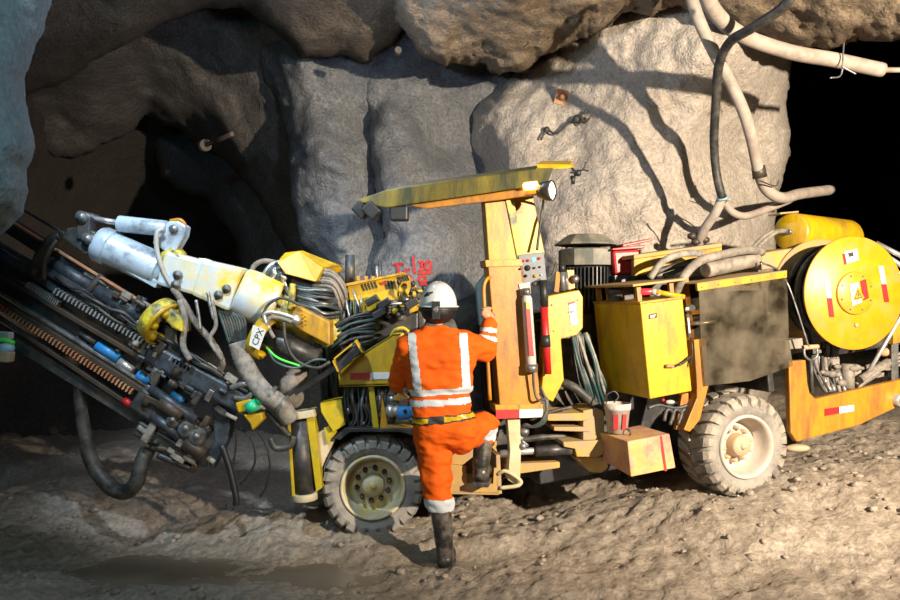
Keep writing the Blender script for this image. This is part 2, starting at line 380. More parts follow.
# ---------------------------------------------------------------- floor
gf = rbf([(-600, 430, .0), (-250, 430, .05), (-60, 500, .0), (60, 500, .10), (148, 520, .34), (210, 520, .42), (300, 520, .55), (-200, 560, .0), (-50, 545, .07), (-290, 700, .2), (0, 700, .2), (250, 700, .5),
    (-300, 1000, 0), (0, 1000, .1), (400, 1000, .5), (500, 300, .45), (0, 300, .02), (-300, 300, .05), (0, 0, 0), (500, 0, .3), (-500, 0, 0), (100, 430, .12), (240, 430, .28), (-4, 488, -.01), (-4, 470, .0), (20, 500, .02)])
def gz(x, y):
    z = float(gf(np.array(x*100.), np.array(y*100.)))
    return z
wet = [(-1.45, 4.95, 1.05, .34, -.012), (.22, 5.0, .55, .17, .0)]
def gn(x, y):
    p = Vector((x, y, 0)); z = gz(x, y)
    a = .075*noise.fractal(p*1.1, 1, 2, 3)+.030*(noise.ridged_multi_fractal(Vector((x*2.9, y*3.3, 3)), .9, 2.1, 4, 1, 2)-1.0)*.5+.022*noise.fractal(p*10, .8, 2, 4)+.012*noise.fractal(p*28, .8, 2, 3)
    for cx, cy, rx, ry, _ in wet:
        q = ((x-cx)/rx)**2+((y-cy)/ry)**2+.5*noise.noise(p*2.3)
        k = max(0, min(1, 1.35-q)); a = a*(1-.45*k)-.055*k
    return z+a
bm = bmesh.new(); V = {}
ys = [-3, -1, 1, 2.5, 3.2, 3.6]+[3.8+.028*i for i in range(110)]+[6.9+.08*i for i in range(30)]+[9.4+.35*i for i in range(30)]
def xs_(y): return [(-1+2*i/420.0)*max(4.2, .66*y+.4) for i in range(421)]
for i, y in enumerate(ys):
    for j, x in enumerate(xs_(y)):
        x2 = x*(1+.9*max(0, abs(x)/max(4.2, .66*y+.4)-.92)*8)
        V[i, j] = bm.verts.new((x2, y, gn(x2, y)))
for i in range(len(ys)-1):
    for j in range(420):
        f_ = bm.faces.new([V[i, j], V[i, j+1], V[i+1, j+1], V[i+1, j]]); f_.smooth = True
gbvh = BVHTree.FromBMesh(bm)
fl = finish(bm, 'floor', 'mud'); tag(fl, 'churned grey brown mud floor of the mine', kind='structure')
def ground(x, y):
    h = gbvh.ray_cast(Vector((x, y, 5)), Vector((0, 0, -1)))[0]
    return h.z if h else gz(x, y)
for i, (cx, cy, rx, ry, dz) in enumerate(wet):
    mb = MB('water'); z = gz(cx, cy)-.03+dz; n_ = 48
    c = mb.bm.verts.new((cx, cy, z)); r = []
    for j in range(n_):
        a = 2*PI*j/n_; k = 1.25+.2*noise.noise(Vector((math.cos(a)*2, math.sin(a)*2, i)))
        r.append(mb.bm.verts.new((cx+math.cos(a)*rx*k, cy+math.sin(a)*ry*k, z)))
    for j in range(n_): mb.face([c, r[j], r[(j+1) % n_]])
    o = mb.build('puddle'); tag(o, ['long muddy brown puddle lying in the shade at left', 'small muddy puddle behind the worker\'s standing boot'][i], 'puddle', kind='stuff')
# loose clods
mb = MB('mud')
for i in range(420):
    y = random.uniform(4.35, 6.2); x = random.uniform(-.6*y, .6*y)
    if any(((x-cx)/rx)**2+((y-cy)/ry)**2 < 1.3 for cx, cy, rx, ry, _ in wet): continue
    r = random.choice((.012, .016, .02, .03)); 
    if noise.noise(Vector((x*1.5, y*1.5, 9))) < -.05: continue
    mb.ball((x, y, ground(x, y)+r*.3), r, (random.uniform(.8, 1.5), random.uniform(.8, 1.3), random.uniform(.5, .9)), Matrix.Rotation(random.uniform(0, 3), 4, 'Z'), 1)
tag(mb.build('mud_clods'), 'small loose clods of mud scattered over the floor', 'mud', kind='stuff')

exec_parts = True
# ================================================================ drilling rig
FR = Frame(P(650, 400, 5.0), 17, 6.5)
FF = Frame(P(376, 490, 5.4), 0, 4.5)
FP = Frame(P(510, 400, 5.15), 8, 4.0)
FC = Frame(P(500, 190, 5.0), -9, 4.0)
rig = empty('drilling_rig', (0.4, 5.6, .15))
tag(rig, 'yellow underground drilling rig with a boom, canopy and cable reel on muddy ground', 'drilling rig')
def strip(name, fr, pts, v, par, mats=('red', 'white'), th=.006):
    """pts: tl, tr, br, bl; left half first colour"""
    tl, tr, br, bl = pts
    mid = lambda a, b: ((a[0]+b[0])/2, (a[1]+b[1])/2)
    mb = MB(mats[0]); mb.prism(fr, [tl, mid(tl, tr), mid(bl, br), bl], v-th, v+.002)
    mb.m(mats[1]).prism(fr, [mid(tl, tr), tr, br, mid(bl, br)], v-th, v+.002)
    return mb.build(name, par)
def part(mb, name, par=None, bevel=0, label=None, kind=None):
    o = mb.build(name, par or rig, bevel); 
    if label: o['label'] = label
    if kind: o['kind'] = kind
    return o

# ---------------- wheels
def make_wheel(name, c, fr, R, Wd, rr, tmat, rmat, hmat, lugmat, nuts, rot=0, hub=.03):
    ax = -fr.V; U = fr.U; Wv = fr.W; n_ = 60
    mb = MB(tmat)
    prof = [(-Wd+.03, rr*.98), (-Wd, rr*1.15), (-Wd-.012, R*.8), (-Wd+.02, R*.93), (-Wd+.06, R*.955), (-.06, R*.955), (-.02, R*.93), (.012, R*.80), (.01, rr*1.28), (0, rr*1.12), (-.02, rr*1.02), (-.05, rr*.96)]
    mb.lathe(c, ax, prof, 64, caps=False)
    nl = 24
    for side in (0, 1):
        for k in range(nl):
            a0 = 2*PI*(k+.5*side)/nl+rot
            def q(ax_, r, a, ): 
                A = -Wd-ax_ if side else ax_
                return c+ax*A+(U*math.cos(a)+Wv*math.sin(a))*r
            w_ = 2*PI/nl*.33
            secs = [(.016, R*.80, 0, .85), (.014, R*.93, 0, 1), (-.015, R*1.0, .02, 1), (-.07, R*1.012, .05, 1), (-Wd/2+.01, R*1.015, .14, .85)]
            lo = []; hi = []
            for A, r, sk, ww in secs:
                g = w_*ww
                inn = .035
                hi.append((q(A, r, a0+sk-g), q(A, r, a0+sk+g)))
                lo.append((q(A-.02 if A > 0 else A, r-inn, a0+sk-g*1.25), q(A-.02 if A > 0 else A, r-inn, a0+sk+g*1.25)))
            for i in range(len(secs)-1):
                mb.m(lugmat).hull8([lo[i][0], lo[i][1], hi[i][1], hi[i][0]], [lo[i+1][0], lo[i+1][1], hi[i+1][1], hi[i+1][0]])
    ty = part(mb, name)
    mb = MB(rmat)
    d = -.135
    mb.lathe(c, ax, [(-.06, rr*1.04), (-.005, rr*1.06), (.012, rr*1.03), (.010, rr*.97), (-.02, rr*.93), (-.05, rr*.88), (d, rr*.84), (d-.012, rr*.74), (d-.005, rr*.5), (d+.02, rr*.42), (d+.02, 0)], 56, caps=False)
    part(mb, 'rim', ty)
    mb = MB(hmat); mb.lathe(c, ax, [(d+.01, rr*.40), (d+hub+.03, rr*.36), (d+hub+.045, rr*.33), (d+hub+.05, .001)], 28, caps=False)
    mb.lathe(c, ax, [(d+hub+.045, rr*.12), (d+hub+.065, rr*.1), (d+hub+.065, 0)], 12, caps=False)
    part(mb, 'hub', ty)
    first = None
    for k in range(nuts):
        a = 2*PI*k/nuts+.2; o_ = c+(U*math.cos(a)+Wv*math.sin(a))*rr*.54
        mb = MB(hmat if hmat == 'hub_tan' else 'black_paint'); mb.lathe(o_, ax, [(d-.01, rr*.085), (d+.025, rr*.08), (d+.03, rr*.06), (d+.05, rr*.055), (d+.052, 0)], 8, caps=False)
        part(mb, 'wheel_nut', ty)
    return ty
cF = FF.pt(373, 488, 0.02)
make_wheel('front_wheel', cF, Frame(cF, 5, 0), .352, .27, .215, 'tyre_grey', 'rim_cream', 'rim_cream', 'tyre_grey', 10, hub=.02)['label'] = 'front wheel in shade with a cream rim'
cR = FR.pt(747, 447, .02)
make_wheel('rear_wheel', cR, Frame(cR, 19, 0), .345, .30, .205, 'tyre_grey', 'rim_mud', 'hub_tan', 'tyre_mud', 10, rot=.1, hub=.05)['label'] = 'rear wheel with pale dried mud in its tread'
# axle and core of the machine
mb = MB('black_paint')
mb.cyl(cF+Vector((0, .25, 0)), cF+Vector((0, 1.3, 0)), .09); part(mb, 'axle'); mb = MB('black_paint')
mb.cyl(cR+FR.V*.28, cR+FR.V*1.3, .09)
part(mb, 'axle')
for c_, fr_ in ((cF+Vector((0, 1.25, 0)), Frame(cF, 5, 0)), (cR+FR.V*1.25, Frame(cR, 19, 0))):
    mb = MB('tyre_mud'); mb.lathe(c_, fr_.V, [(0, .2), (0, .34), (.28, .34), (.28, .2)], 32, caps=False); part(mb, 'far_wheel')
# ---------------- rear chassis
mb = MB('yellow_orange')
mb.prism(FR, [(789, 361), (806, 360), (808, 385), (810, 393), (816, 399), (900, 380), (960, 366), (960, 388), (900, 406), (860, 425), (797, 442), (791, 433)], .0, .05)
ch = part(mb, 'rear_chassis', bevel=.008)
strip('reflective_strip', FR, [(825, 409), (854, 405), (854, 411), (825, 416)], 0, ch)
mb = MB('steel_light'); c_ = FR.pt(897, 400, 0); mb.lathe(c_, -FR.V, [(0, .045), (.05, .045), (.05, .03), (.02, .03)], 20, caps=False); part(mb, 'exhaust_pipe', ch)
mb = MB('hub_tan'); mb.ball(FR.pt(797, 448, .25), .06, (1.6, .8, .5)); part(mb, 'drain_cup', ch)
mb = MB('black_paint')
mb.lbox(FR, .9, 2.6, .45, 1.2, .0, .30); mb.lbox(FR, -.55, .95, .65, 1.15, -.60, .55); mb.lbox(FR, .05, .95, .35, .8, .10, .52)  # hidden dark filler; second box extended down to block light under the rig
mb.lbox(FR, .95, 1.0, .05, .6, -.1, .6)
part(mb, 'frame_filler', bevel=.01)
# platform under the tank / behind screen
mb = MB('yellow_orange')
mb.prism(FR, [(694, 340), (706, 338), (709, 385), (700, 420), (690, 432), (684, 430), (697, 398), (697, 385)], .02, .10)
mb.prism(FR, [(682, 395), (697, 390), (697, 398), (682, 430), (676, 430)], .10, .14)
part(mb, 'mounting_bracket', bevel=.005)
# ---------------- oil tank
u0, w0 = FR.px(650, 399, 0); u1, w1 = FR.px(648, 303, 0); u2, _ = FR.px(692, 392, 0)
Lw = w1-w0
mb = MB('yellow_clean')
def lp(u, v, w): return FR.at(u, v, w)
TD = .62
mb.hull8([lp(u0, 0, w0+.0), lp(u2, 0, w0+.005), lp(u2, 0, w1), lp(u0, 0, w1)], [lp(u0-.01, TD, w0-.0), lp(u2, TD, w0), lp(u2, TD, w1), lp(u0-.01, TD, w1)])
tank = part(mb, 'oil_tank', bevel=.006)
mb = MB('yellow')
mb.lbox(FR, u0-.01, u2+.012, -.012, TD+.01, w1, w1+.015); part(mb, 'tank_lid', tank, bevel=.003)
mb = MB('yellow_orange')
for uu, vv in ((u0+.02, .06), (u2-.05, .06), (u0+.02, .45), (u0, TD-.06), (u2-.05, TD-.06)):
    mb = MB('yellow_orange'); mb.lbox(FR, uu, uu+.03, vv, vv+.03, w1+.015, w1+.115); part(mb, 'roof_post', tank)
mb = MB('cream'); mb.m('yellow_muddy').lbox(FR, u0-.04, u2+.04, 0, TD+.06, w1+.115, w1+.13)
tr_ = part(mb, 'tank_roof', tank, bevel=.003)
mb = MB('steel_dark'); c_ = lp(u0+.02, .35, w1+.015); mb.lathe(c_, FR.W, [(0, .05), (.05, .05), (.05, .06), (.085, .06), (.09, 0)], 20, caps=False); part(mb, 'filler_cap', tank)
mb = MB('black'); mb.box(FR, 686.5, 314, 691.5, 337, -.02, 0); mb.m('white').box(FR, 687.5, 318, 690.5, 333, -.024, -.019); mb.m('ink').box(FR, 688.6, 320, 689.8, 331, -.026, -.023); part(mb, 'level_gauge', tank)
mb = MB('ink'); mb.prism(FR, [(649, 314.5), (657, 313), (657, 317.6), (649, 319.2)], -.004, 0)
lb = part(mb, 'label_plate', tank, label='small black label plate with pale lettering')
mb = MB('white')
def text_bm(mb, txt, fr, px, py, h, v, th=.002, flip=1, ang=0):
    cu = bpy.data.curves.new('t', 'FONT'); cu.body = txt; cu.size = h; cu.align_x = 'CENTER'; cu.align_y = 'CENTER'; cu.resolution_u = 3
    ob = bpy.data.objects.new('t', cu); me = ob.to_mesh(); u, w = fr.px(px, py, v); b = mb.bm
    ca, sa = math.cos(ang), math.sin(ang)
    vs = [b.verts.new(fr.at(u+q.co.x*ca-q.co.y*sa, v, w+q.co.x*sa+q.co.y*ca)) for q in me.vertices]
    for p_ in me.polygons: mb.face([vs[k] for k in p_.vertices])
    ob.to_mesh_clear(); bpy.data.objects.remove(ob); bpy.data.curves.remove(cu)
mb.prism(FR, [(650.3, 315.6), (655.8, 314.5), (655.8, 315.3), (650.3, 316.4)], -.006, -.003); mb.prism(FR, [(650.3, 317.2), (655, 316.3), (655, 317), (650.3, 317.9)], -.006, -.003); part(mb, 'plate_marks', tank)
mb = MB('ink'); mb.prism(FR, [(685, 307), (690, 306), (690, 310.5), (685, 311.5)], -.004, 0); mb.m('white').prism(FR, [(686, 307.8), (689, 307.2), (689, 309.5), (686, 310.2)], -.006, -.003); part(mb, 'small_label', tank)
mb = MB('black'); mb.tube([FR.pt(691, 338, -.01), FR.pt(692, 346, -.03), FR.pt(692, 356, -.03), FR.pt(690, 366, -.02)], .006); mb.tube([FR.pt(692, 355, -.03), FR.pt(684, 362, -.045), FR.pt(672, 366, -.02)], .0045)
mb.tube([FR.pt(691, 357, -.03), FR.pt(681, 365, -.045), FR.pt(671, 366, -.02)], .004); mb.m('rust').tube([FR.pt(674, 366, -.02), FR.pt(666, 366, -.02)], .012); part(mb, 'valve_cord', tank)
mb = MB('white_dirty'); mb.lbox(FR, u2+.01, u2+.07, .12, .2, w0+.35, w1-.02); part(mb, 'filter_housing', tank)
mb = MB('steel_dark'); mb.cyl(FR.pt(692, 308, .05), FR.pt(692, 308, .12), .022); part(mb, 'pressure_dial', tank)
# pipes and valves below the tank
mb = MB('steel_dark')
for k in range(3):
    x = 668+k*8; mb.tube([FR.pt(x-4, 421, .1), FR.pt(x-1, 410, .1), FR.pt(x+5, 413, .1), FR.pt(x+2, 425, .1)], .013)
mb.tube([FR.pt(648, 408, .1), FR.pt(660, 405, .1), FR.pt(676, 408, .1), FR.pt(692, 404, .1)], .012)
mb.m('white_dirty').ball(FR.pt(670, 402, .06), .018, (1.8, 1, .8)).m('red').ball(FR.pt(663, 400, .05), .012); part(mb, 'valve_pipes')
# ---------------- dusty plastic guard
mb = MB('plastic')
mb.prism(FR, [(699, 291), (787, 277), (789, 340), (793, 366), (750, 381), (705, 386), (701, 340)], .0, .006)
pg = part(mb, 'plastic_guard'); pg['label'] = 'dusty translucent plastic guard sheet'
mb = MB('yellow'); mb.prism(FR, [(697, 284), (787, 271), (787, 277.5), (698, 291)], -.012, .012)
mb.m('yellow_muddy').hull8([FR.at(*(lambda q: (q[0], -.012, q[1]))(FR.px(697, 284, -.012))), FR.at(*(lambda q: (q[0], -.012, q[1]))(FR.px(787, 271, -.012))), FR.at(*(lambda q: (q[0], -.012, q[1]+.005))(FR.px(787, 271, -.012))), FR.at(*(lambda q: (q[0], -.012, q[1]+.005))(FR.px(697, 284, -.012)))],
    [FR.at(*(lambda q: (q[0], .45, q[1]))(FR.px(697, 284, -.012))), FR.at(*(lambda q: (q[0], .45, q[1]))(FR.px(787, 271, -.012))), FR.at(*(lambda q: (q[0], .45, q[1]+.005))(FR.px(787, 271, -.012))), FR.at(*(lambda q: (q[0], .45, q[1]+.005))(FR.px(697, 284, -.012)))])
part(mb, 'guard_rail', bevel=.002)
for k in range(6):
    mb = MB('steel_dark'); mb.ball(FR.pt(702+k*16.5, 287.3-k*2.45, -.013), .005, sub=1); part(mb, 'rivet', pg)
mb = MB('yellow_orange'); mb.lbox(FR, .50, .54, .25, .32, .30, .75); mb.lbox(FR, .50, .72, .25, .32, .48, .51); mb.cyl(FR.at(.40, .25, .18), FR.at(.40, .25, .36), .085); part(mb, 'filter_canister')
mb = MB('steel_light'); mb.lathe(FR.at(.55, .2, .42), FR.W, [(0, .12), (.02, .13), (.02, 0)], 24); part(mb, 'tray')
mb = MB('black_paint'); mb.lbox(FR, .12, .88, .4, .42, .1, .74); part(mb, 'rear_panel')
# ---------------- cable reel
rc = FR.pt(854, 293, -.03); ax = -Frame(rc, 12, 4).V; RR = .398
frc = Frame(rc, 12, 4)
mb = MB('yellow_reel'); mb.lathe(rc, ax, [(-.012, .06), (-.012, RR-.01), (0, RR), (.006, RR-.006), (.006, 0)], 72, caps=False)
reel = part(mb, 'cable_reel')
mb = MB('yellow_muddy'); mb.lathe(rc, ax, [(-.36, .1), (-.36, RR), (-.345, RR+.004), (-.335, RR), (-.335, .1)], 64, caps=False); part(mb, 'rear_flange', reel)
mb = MB('black'); mb.lathe(rc, ax, [(-.335, .26), (-.013, .26)], 48, caps=False); part(mb, 'drum', reel)
mb = MB('rubber')
for k in range(9):
    a = -.03-k*.034
    mb.m('hose_mud' if k in (1, 2, 4) else 'rubber')
    for rr_ in (.34-.012*(k % 3),):
        pts = [rc+ax*a+(frc.U*math.cos(t*PI/18)+frc.W*math.sin(t*PI/18))*rr_ for t in range(37)]
        mb.tube(pts, .018, 6, 1, cap=False)
part(mb, 'wound_cable', reel)
mb = MB('yellow_reel'); mb.lathe(rc, ax, [(.006, .15), (.020, .15), (.024, .145), (.024, 0)], 40, caps=False); hc_ = part(mb, 'hub_cover', reel)
for k in range(8):
    a = 2*PI*k/8+.3; mb = MB('steel_dark'); mb.ball(rc+ax*.025+(frc.U*math.cos(a)+frc.W*math.sin(a))*.125, .007, sub=1); part(mb, 'bolt', reel)
def rq(pts): return pts
VV = -.026
mb = MB('white'); mb.prism(frc, [(850, 285), (858.5, 282), (862, 302), (852.5, 306)], VV-.004, VV+.004)
mb.m('red').prism(frc, [(860.5, 281), (866, 279), (869, 298), (864, 300.5)], VV-.004, VV+.004)
mb.m('yellow_clean').prism(frc, [(858, 286), (864.5, 298), (853, 301)], VV-.008, VV-.003)
mb.m('ink').prism(frc, [(858, 289.5), (862.8, 297.4), (854.4, 299.6)], VV-.010, VV-.007)
mb.m('yellow_clean').prism(frc, [(858, 291.3), (861.5, 296.9), (855.3, 298.6)], VV-.012, VV-.009)
mb.m('ink').prism(frc, [(858.8, 292.5), (857.2, 295.4), (858.6, 295.2), (857.4, 298), (859.9, 294.7), (858.6, 294.8)], VV-.014, VV-.011)
part(mb, 'warning_label', reel, label='white and red label with a yellow warning triangle')
V0 = -.008
mb = MB('white'); mb.prism(frc, [(844, 252), (857, 248.5), (859, 260), (846, 264)], V0-.003, V0+.003); mb.m('ink').prism(frc, [(848, 253.2), (853, 251.8), (854, 256), (849, 257.2)], V0-.005, V0); mb.m('red').prism(frc, [(843, 254), (845, 253.5), (847, 264), (845, 264.5)], V0-.005, V0); part(mb, 'white_label', reel)
for (xa, ya, xb, yb) in ((827, 279, 832, 317), (881, 266, 887, 302)):
    mb = MB('white'); xm, ym = (xa+xb)/2, (ya+yb)/2; w_ = 2.4
    mb.prism(frc, [(xa-w_, ya), (xa+w_, ya), (xm+w_, ym), (xm-w_, ym)], V0-.003, V0+.003); mb.m('red').prism(frc, [(xm-w_, ym), (xm+w_, ym), (xb+w_, yb), (xb-w_, yb)], V0-.003, V0+.003); part(mb, 'reflective_strip', reel)
mb = MB('hub_tan'); mb.lathe(frc.pt(856, 325, V0), ax, [(0, .014), (.01, .014), (.01, 0)], 14); part(mb, 'lifting_eye', reel)
mb = MB('steel_dark'); mb.beam(FR.at(1.45, .15, .1), FR.at(1.45, .15, .55), .06, .06); mb.beam(FR.at(1.0, .4, .45), FR.at(2.3, .4, .45), .08, .08); part(mb, 'reel_stand')
# reel brace
mb = MB('steel_light'); mb.tube([FR.pt(862, 383, .12), FR.pt(900, 318, .02), FR.pt(915, 292, .0)], .016, k=2); part(mb, 'brace_rod')
# receiver cylinder
a_ = P(790, 232, 5.9); b_ = P(850, 238, 6.4); dr = (b_-a_).normalized()
mb = MB('yellow_clean'); mb.lathe(a_, dr, [(-.0, .0), (0, .13), (.012, .142), (.03, .145), (.80, .145), (.86, .12), (.88, .0)], 44, caps=False); rec = part(mb, 'air_receiver')
mb = MB('yellow_muddy'); mb.beam(a_+Vector((-.13, -.02, .13)), a_+Vector((.04, .05, .15)), .012, .12); part(mb, 'bracket', rec)
mb = MB('steel'); mb.cyl(a_-dr*.03, a_+dr*.02, .02); part(mb, 'fitting', rec)
mb = MB('hose_mud')
for k, dx in ((0, 0), (1, 5)):
    mb.tube([P(786-k*2, 230+k, 5.86), P(770+dx, 233, 5.8), P(755+dx, 245, 5.75), P(750+dx, 258, 5.7)], .016)
part(mb, 'hose', rec, label='pair of pale mud-coated hoses')
mb = MB('yellow_muddy'); mb.prism(FR, [(762, 253), (800, 247), (830, 250), (830, 262), (762, 270)], .35, .9); part(mb, 'deck_plate', bevel=.01)
mb = MB('steel_light'); mb.tube([P(876, 243, 6.2), P(905, 258, 6.1)], .02); mb.tube([P(880, 252, 6.2), P(905, 268, 6.1)], .02); mb.tube([P(884, 260, 6.2), P(905, 278, 6.1)], .014); part(mb, 'rear_pipes')
# machinery in the cut-out
cm = random.Random(3)
mb = MB('hose_mud')
mb.cyl(FR.pt(832, 372, .2), FR.pt(832, 358, .2), .05); mb.cyl(FR.pt(848, 388, .16), FR.pt(848, 364, .16), .045); mb.cyl(FR.pt(835, 378, .2), FR.pt(880, 366, .2), .035)
mb.cyl(FR.pt(860, 380, .1), FR.pt(888, 362, .1), .03); mb.cyl(FR.pt(856, 386, .14), FR.pt(878, 372, .14), .026); mb.lbox(FR, 1.2, 1.35, .15, .3, .12, .22); mb.beam(FR.pt(825, 384, .18), FR.pt(890, 372, .18), .04, .04)
for k in range(10):
    x = cm.uniform(822, 888); y = 388-(x-820)*.2-cm.uniform(0, 18); mb.ball(FR.pt(x, y, .12), cm.uniform(.015, .035), (1.3, .8, .9), sub=1)
pm = part(mb, 'pump_unit')
for i in range(9):
    x = 812+i*3; mb = MB(['rubber', 'hose_mud', 'steel'][i % 3]); mb.tube([FR.pt(x, 350-cm.uniform(0, 8), .25), FR.pt(x+2, 370, .15+.02*(i % 3)), FR.pt(x+cm.uniform(2, 14), 392, .12)], .010+.004*(i % 3)); part(mb, 'hydraulic_hose', pm)
for i in range(4):
    mb = MB('hose_mud'); mb.tube([FR.pt(858+i*3, 388-i*2, .1), FR.pt(872+i*3, 376-i*2, .07), FR.pt(890, 360+i*3, .1), FR.pt(905, 350+i*4, .1)], .010); part(mb, 'hydraulic_hose', pm)
mb = MB('rust'); mb.ball(FR.pt(884, 352, .15), .045, (1.2, 1, .8)); part(mb, 'end_cap', pm)
mb = MB('steel_dark'); mb.beam(FR.pt(893, 392, .1), FR.pt(893, 320, .1), .05, .05); mb.m('yellow').prism(FR, [(893, 320), (902, 316), (902, 342), (893, 344)], .05, .1); part(mb, 'rear_post')
# hoses on deck behind tank
mb = MB('yellow_muddy'); mb.prism(FR, [(634, 255), (722, 243), (722, 247), (634, 259)], .5, .95); mb.m('yellow').prism(FR, [(634, 259), (722, 247), (722, 262), (634, 276)], .52, .56); part(mb, 'rear_cover', bevel=.004)
dh = [([(650, 278, .3), (662, 262, .25), (682, 254, .25), (700, 254, .3), (704, 262, .35)], .024, 'hose_wrap'), ([(676, 292, .12), (684, 276, .05), (700, 261, .1), (725, 254, .15), (748, 250, .2), (762, 252, .3)], .03, 'hose_mud'),
      ([(655, 272, .35), (690, 262, .3), (720, 258, .3), (750, 256, .4)], .022, 'rubber'), ([(664, 276, .3), (690, 268, .3), (715, 264, .3)], .02, 'rubber')]
for p_, r_, m_ in dh:
    mb = MB(m_); mb.tube([FR.pt(x, y, v) for x, y, v in p_], r_, 12); part(mb, 'deck_hose')
mb = MB('hose_mud'); mb.cyl(FR.pt(705, 270, .2), FR.pt(756, 259, .3), .055); part(mb, 'accumulator', bevel=.01)
mb = MB('steel'); mb.tube([FR.pt(760, 262, .2), FR.pt(778, 270, .1), FR.pt(788, 285, .03), FR.pt(797, 310, .02), FR.pt(809, 348, .02)], .007); part(mb, 'wire_rope')
# ---------------- tool box low between the wheels
VB = -.06
mb = MB('red_box')
ub0, wb0 = FR.px(631, 477, VB); ub1, _ = FR.px(676, 470, VB); _, wb1 = FR.px(631, 441, VB)
mb.hull8([FR.at(ub0, VB, wb0), FR.at(ub1, VB, wb0), FR.at(ub1-.02, VB, wb1), FR.at(ub0, VB, wb1)], [FR.at(ub0, .30, wb0+.03), FR.at(ub1, .30, wb0+.03), FR.at(ub1-.02, .30, wb1), FR.at(ub0, .30, wb1)])
tb = part(mb, 'step_box', bevel=.006, label='battered step box smeared with red paint')
mb = MB('steel_dark'); z_ = wb1+.003; mb.tube([FR.at(ub0+.10, .08, z_), FR.at(ub0+.10, .08, z_+.03), FR.at(ub0+.10, .26, z_+.03), FR.at(ub0+.10, .26, z_)], .006, k=2); part(mb, 'handle', tb)
mb = MB('paint_red'); mb.prism(FR, [(660, 436), (662, 436), (664, 450), (667, 471), (664.5, 471), (661.5, 452)], VB-.002, VB+.002); part(mb, 'paint_streak', tb)
# ---------------- articulation
mb = MB('yellow_muddy')
mb.prism(FP, [(583, 411), (597, 408), (604, 412), (605, 442), (592, 441), (583, 440)], .0, .3)
mb.prism(FP, [(545, 414), (586, 413), (589, 418), (586, 421), (548, 421)], -.02, .3)
mb.prism(FP, [(554, 427), (590, 427), (590, 432), (554, 431)], -.01, .3)
mb.prism(FP, [(563, 442), (607, 440), (609, 444), (604, 454), (598, 457), (577, 457), (575, 449), (564, 447)], -.04, .3)
mb.prism(FP, [(575, 457), (607, 456), (608, 468), (602, 473), (590, 472)], .05, .3)
mb.prism(FP, [(505, 464), (560, 462), (560, 468), (505, 476)], .1, .3)
ar = part(mb, 'centre_hinge', bevel=.006)
mb = MB('steel_light'); mb.cyl(FP.pt(500, 453, .05), FP.pt(545, 450, .02), .022)
mb.m('black_paint').cyl(FP.pt(535, 451, .02), FP.pt(572, 449, .02), .036); part(mb, 'steering_cylinder', ar)
mb = MB('black_paint')
mb.lbox(FP, -.1, .72, .40, 1.0, -.56, .55); mb.lbox(FP, .05, .6, .25, .4, .0, .4); part(mb, 'frame_filler', bevel=.01)  # hidden filler, first box lowered to keep light off the ground beneath
mb = MB('rubber')
mb.tube([FP.pt(562, 382, .1), FP.pt(575, 388, .05), FP.pt(592, 402, .05), FP.pt(602, 412, .1)], .03, 12)
mb.tube([FP.pt(520, 440, .12), FP.pt(545, 437, .1), FP.pt(565, 436, .12)], .022, 10)
mb.tube([FP.pt(530, 420, .0), FP.pt(550, 412, -.02), FP.pt(572, 407, -.02)], .012, 8)
part(mb, 'ribbed_hose', ar)
cm = random.Random(5)
for i in range(9):
    mb = MB(['hose_teal', 'rubber', 'hose_teal', 'hose_wrap'][i % 4])
    mb.tube([FP.pt(572+i*2, 334+cm.uniform(-2, 2), .12), FP.pt(576+i*2.6+cm.uniform(-3, 3), 360, .06+.02*(i % 3)), FP.pt(586+i*2.2, 385+cm.uniform(-5, 5), .08), FP.pt(590+i*3, 412, .18)], .011); part(mb, 'hydraulic_hose', ar)
for i in range(3):
    mb = MB(['rubber', 'hose_teal', 'rubber'][i]); mb.tube([FP.pt(540, 385+i*4, -.02), FP.pt(546+i, 402, -.05), FP.pt(546-i*2, 420, -.06), FP.pt(536-i*3, 427, -.04), FP.pt(526-i, 424, .0)], .008); part(mb, 'looped_hose', ar)
# ---------------- canopy post
mb = MB('yellow_orange')
mb.prism(FP, [(488, 264), (521, 262), (524, 266), (542, 406), (500, 408)], -.02, .16)
post = part(mb, 'lower_post', bevel=.006)
mb = MB('yellow'); mb.prism(FP, [(485, 260), (522, 259), (523, 266), (486, 267)], -.03, .17); part(mb, 'post_flange', post, bevel=.003); mb = MB('yellow'); mb.prism(FP, [(495, 405), (543, 404), (543, 411), (496, 413)], -.04, .17); part(mb, 'post_flange', post, bevel=.003)
strip('reflective_strip', FP, [(496, 410), (543, 409), (543, 417), (496, 419)], -.045, post)
mb = MB('yellow'); mb.prism(FP, [(484, 190), (507, 188), (521, 262), (489, 262)], .0, .14); mb.m('yellow_worn').prism(FP, [(503, 186), (512, 186), (524, 258), (518, 262)], -.012, .14)
upo = part(mb, 'upper_post', bevel=.005)
mb = MB('yellow_clean'); mb.prism(FP, [(510, 180), (530, 180), (545, 254), (522, 258)], .10, .22); bp_ = part(mb, 'rear_post', bevel=.006)
mb = MB('yellow_orange'); mb.prism(FP, [(515, 204), (523, 203), (524, 213), (516, 214)], .094, .102); part(mb, 'hatch_plate', bp_, bevel=.002)
mb = MB('cream'); mb.prism(FP, [(507, 414), (520, 414), (521, 450), (520, 488), (508, 480), (510, 450)], .0, .08); part(mb, 'support_leg', bevel=.004)
mb = MB('yellow_orange'); mb.tube([FP.pt(490, 400, -.06), FP.pt(487, 350, -.06), FP.pt(484, 300, -.06), FP.pt(484, 286, -.06), FP.pt(487, 279, -.05), FP.pt(491, 277, .0)], .013, 10); part(mb, 'grab_rail', post)
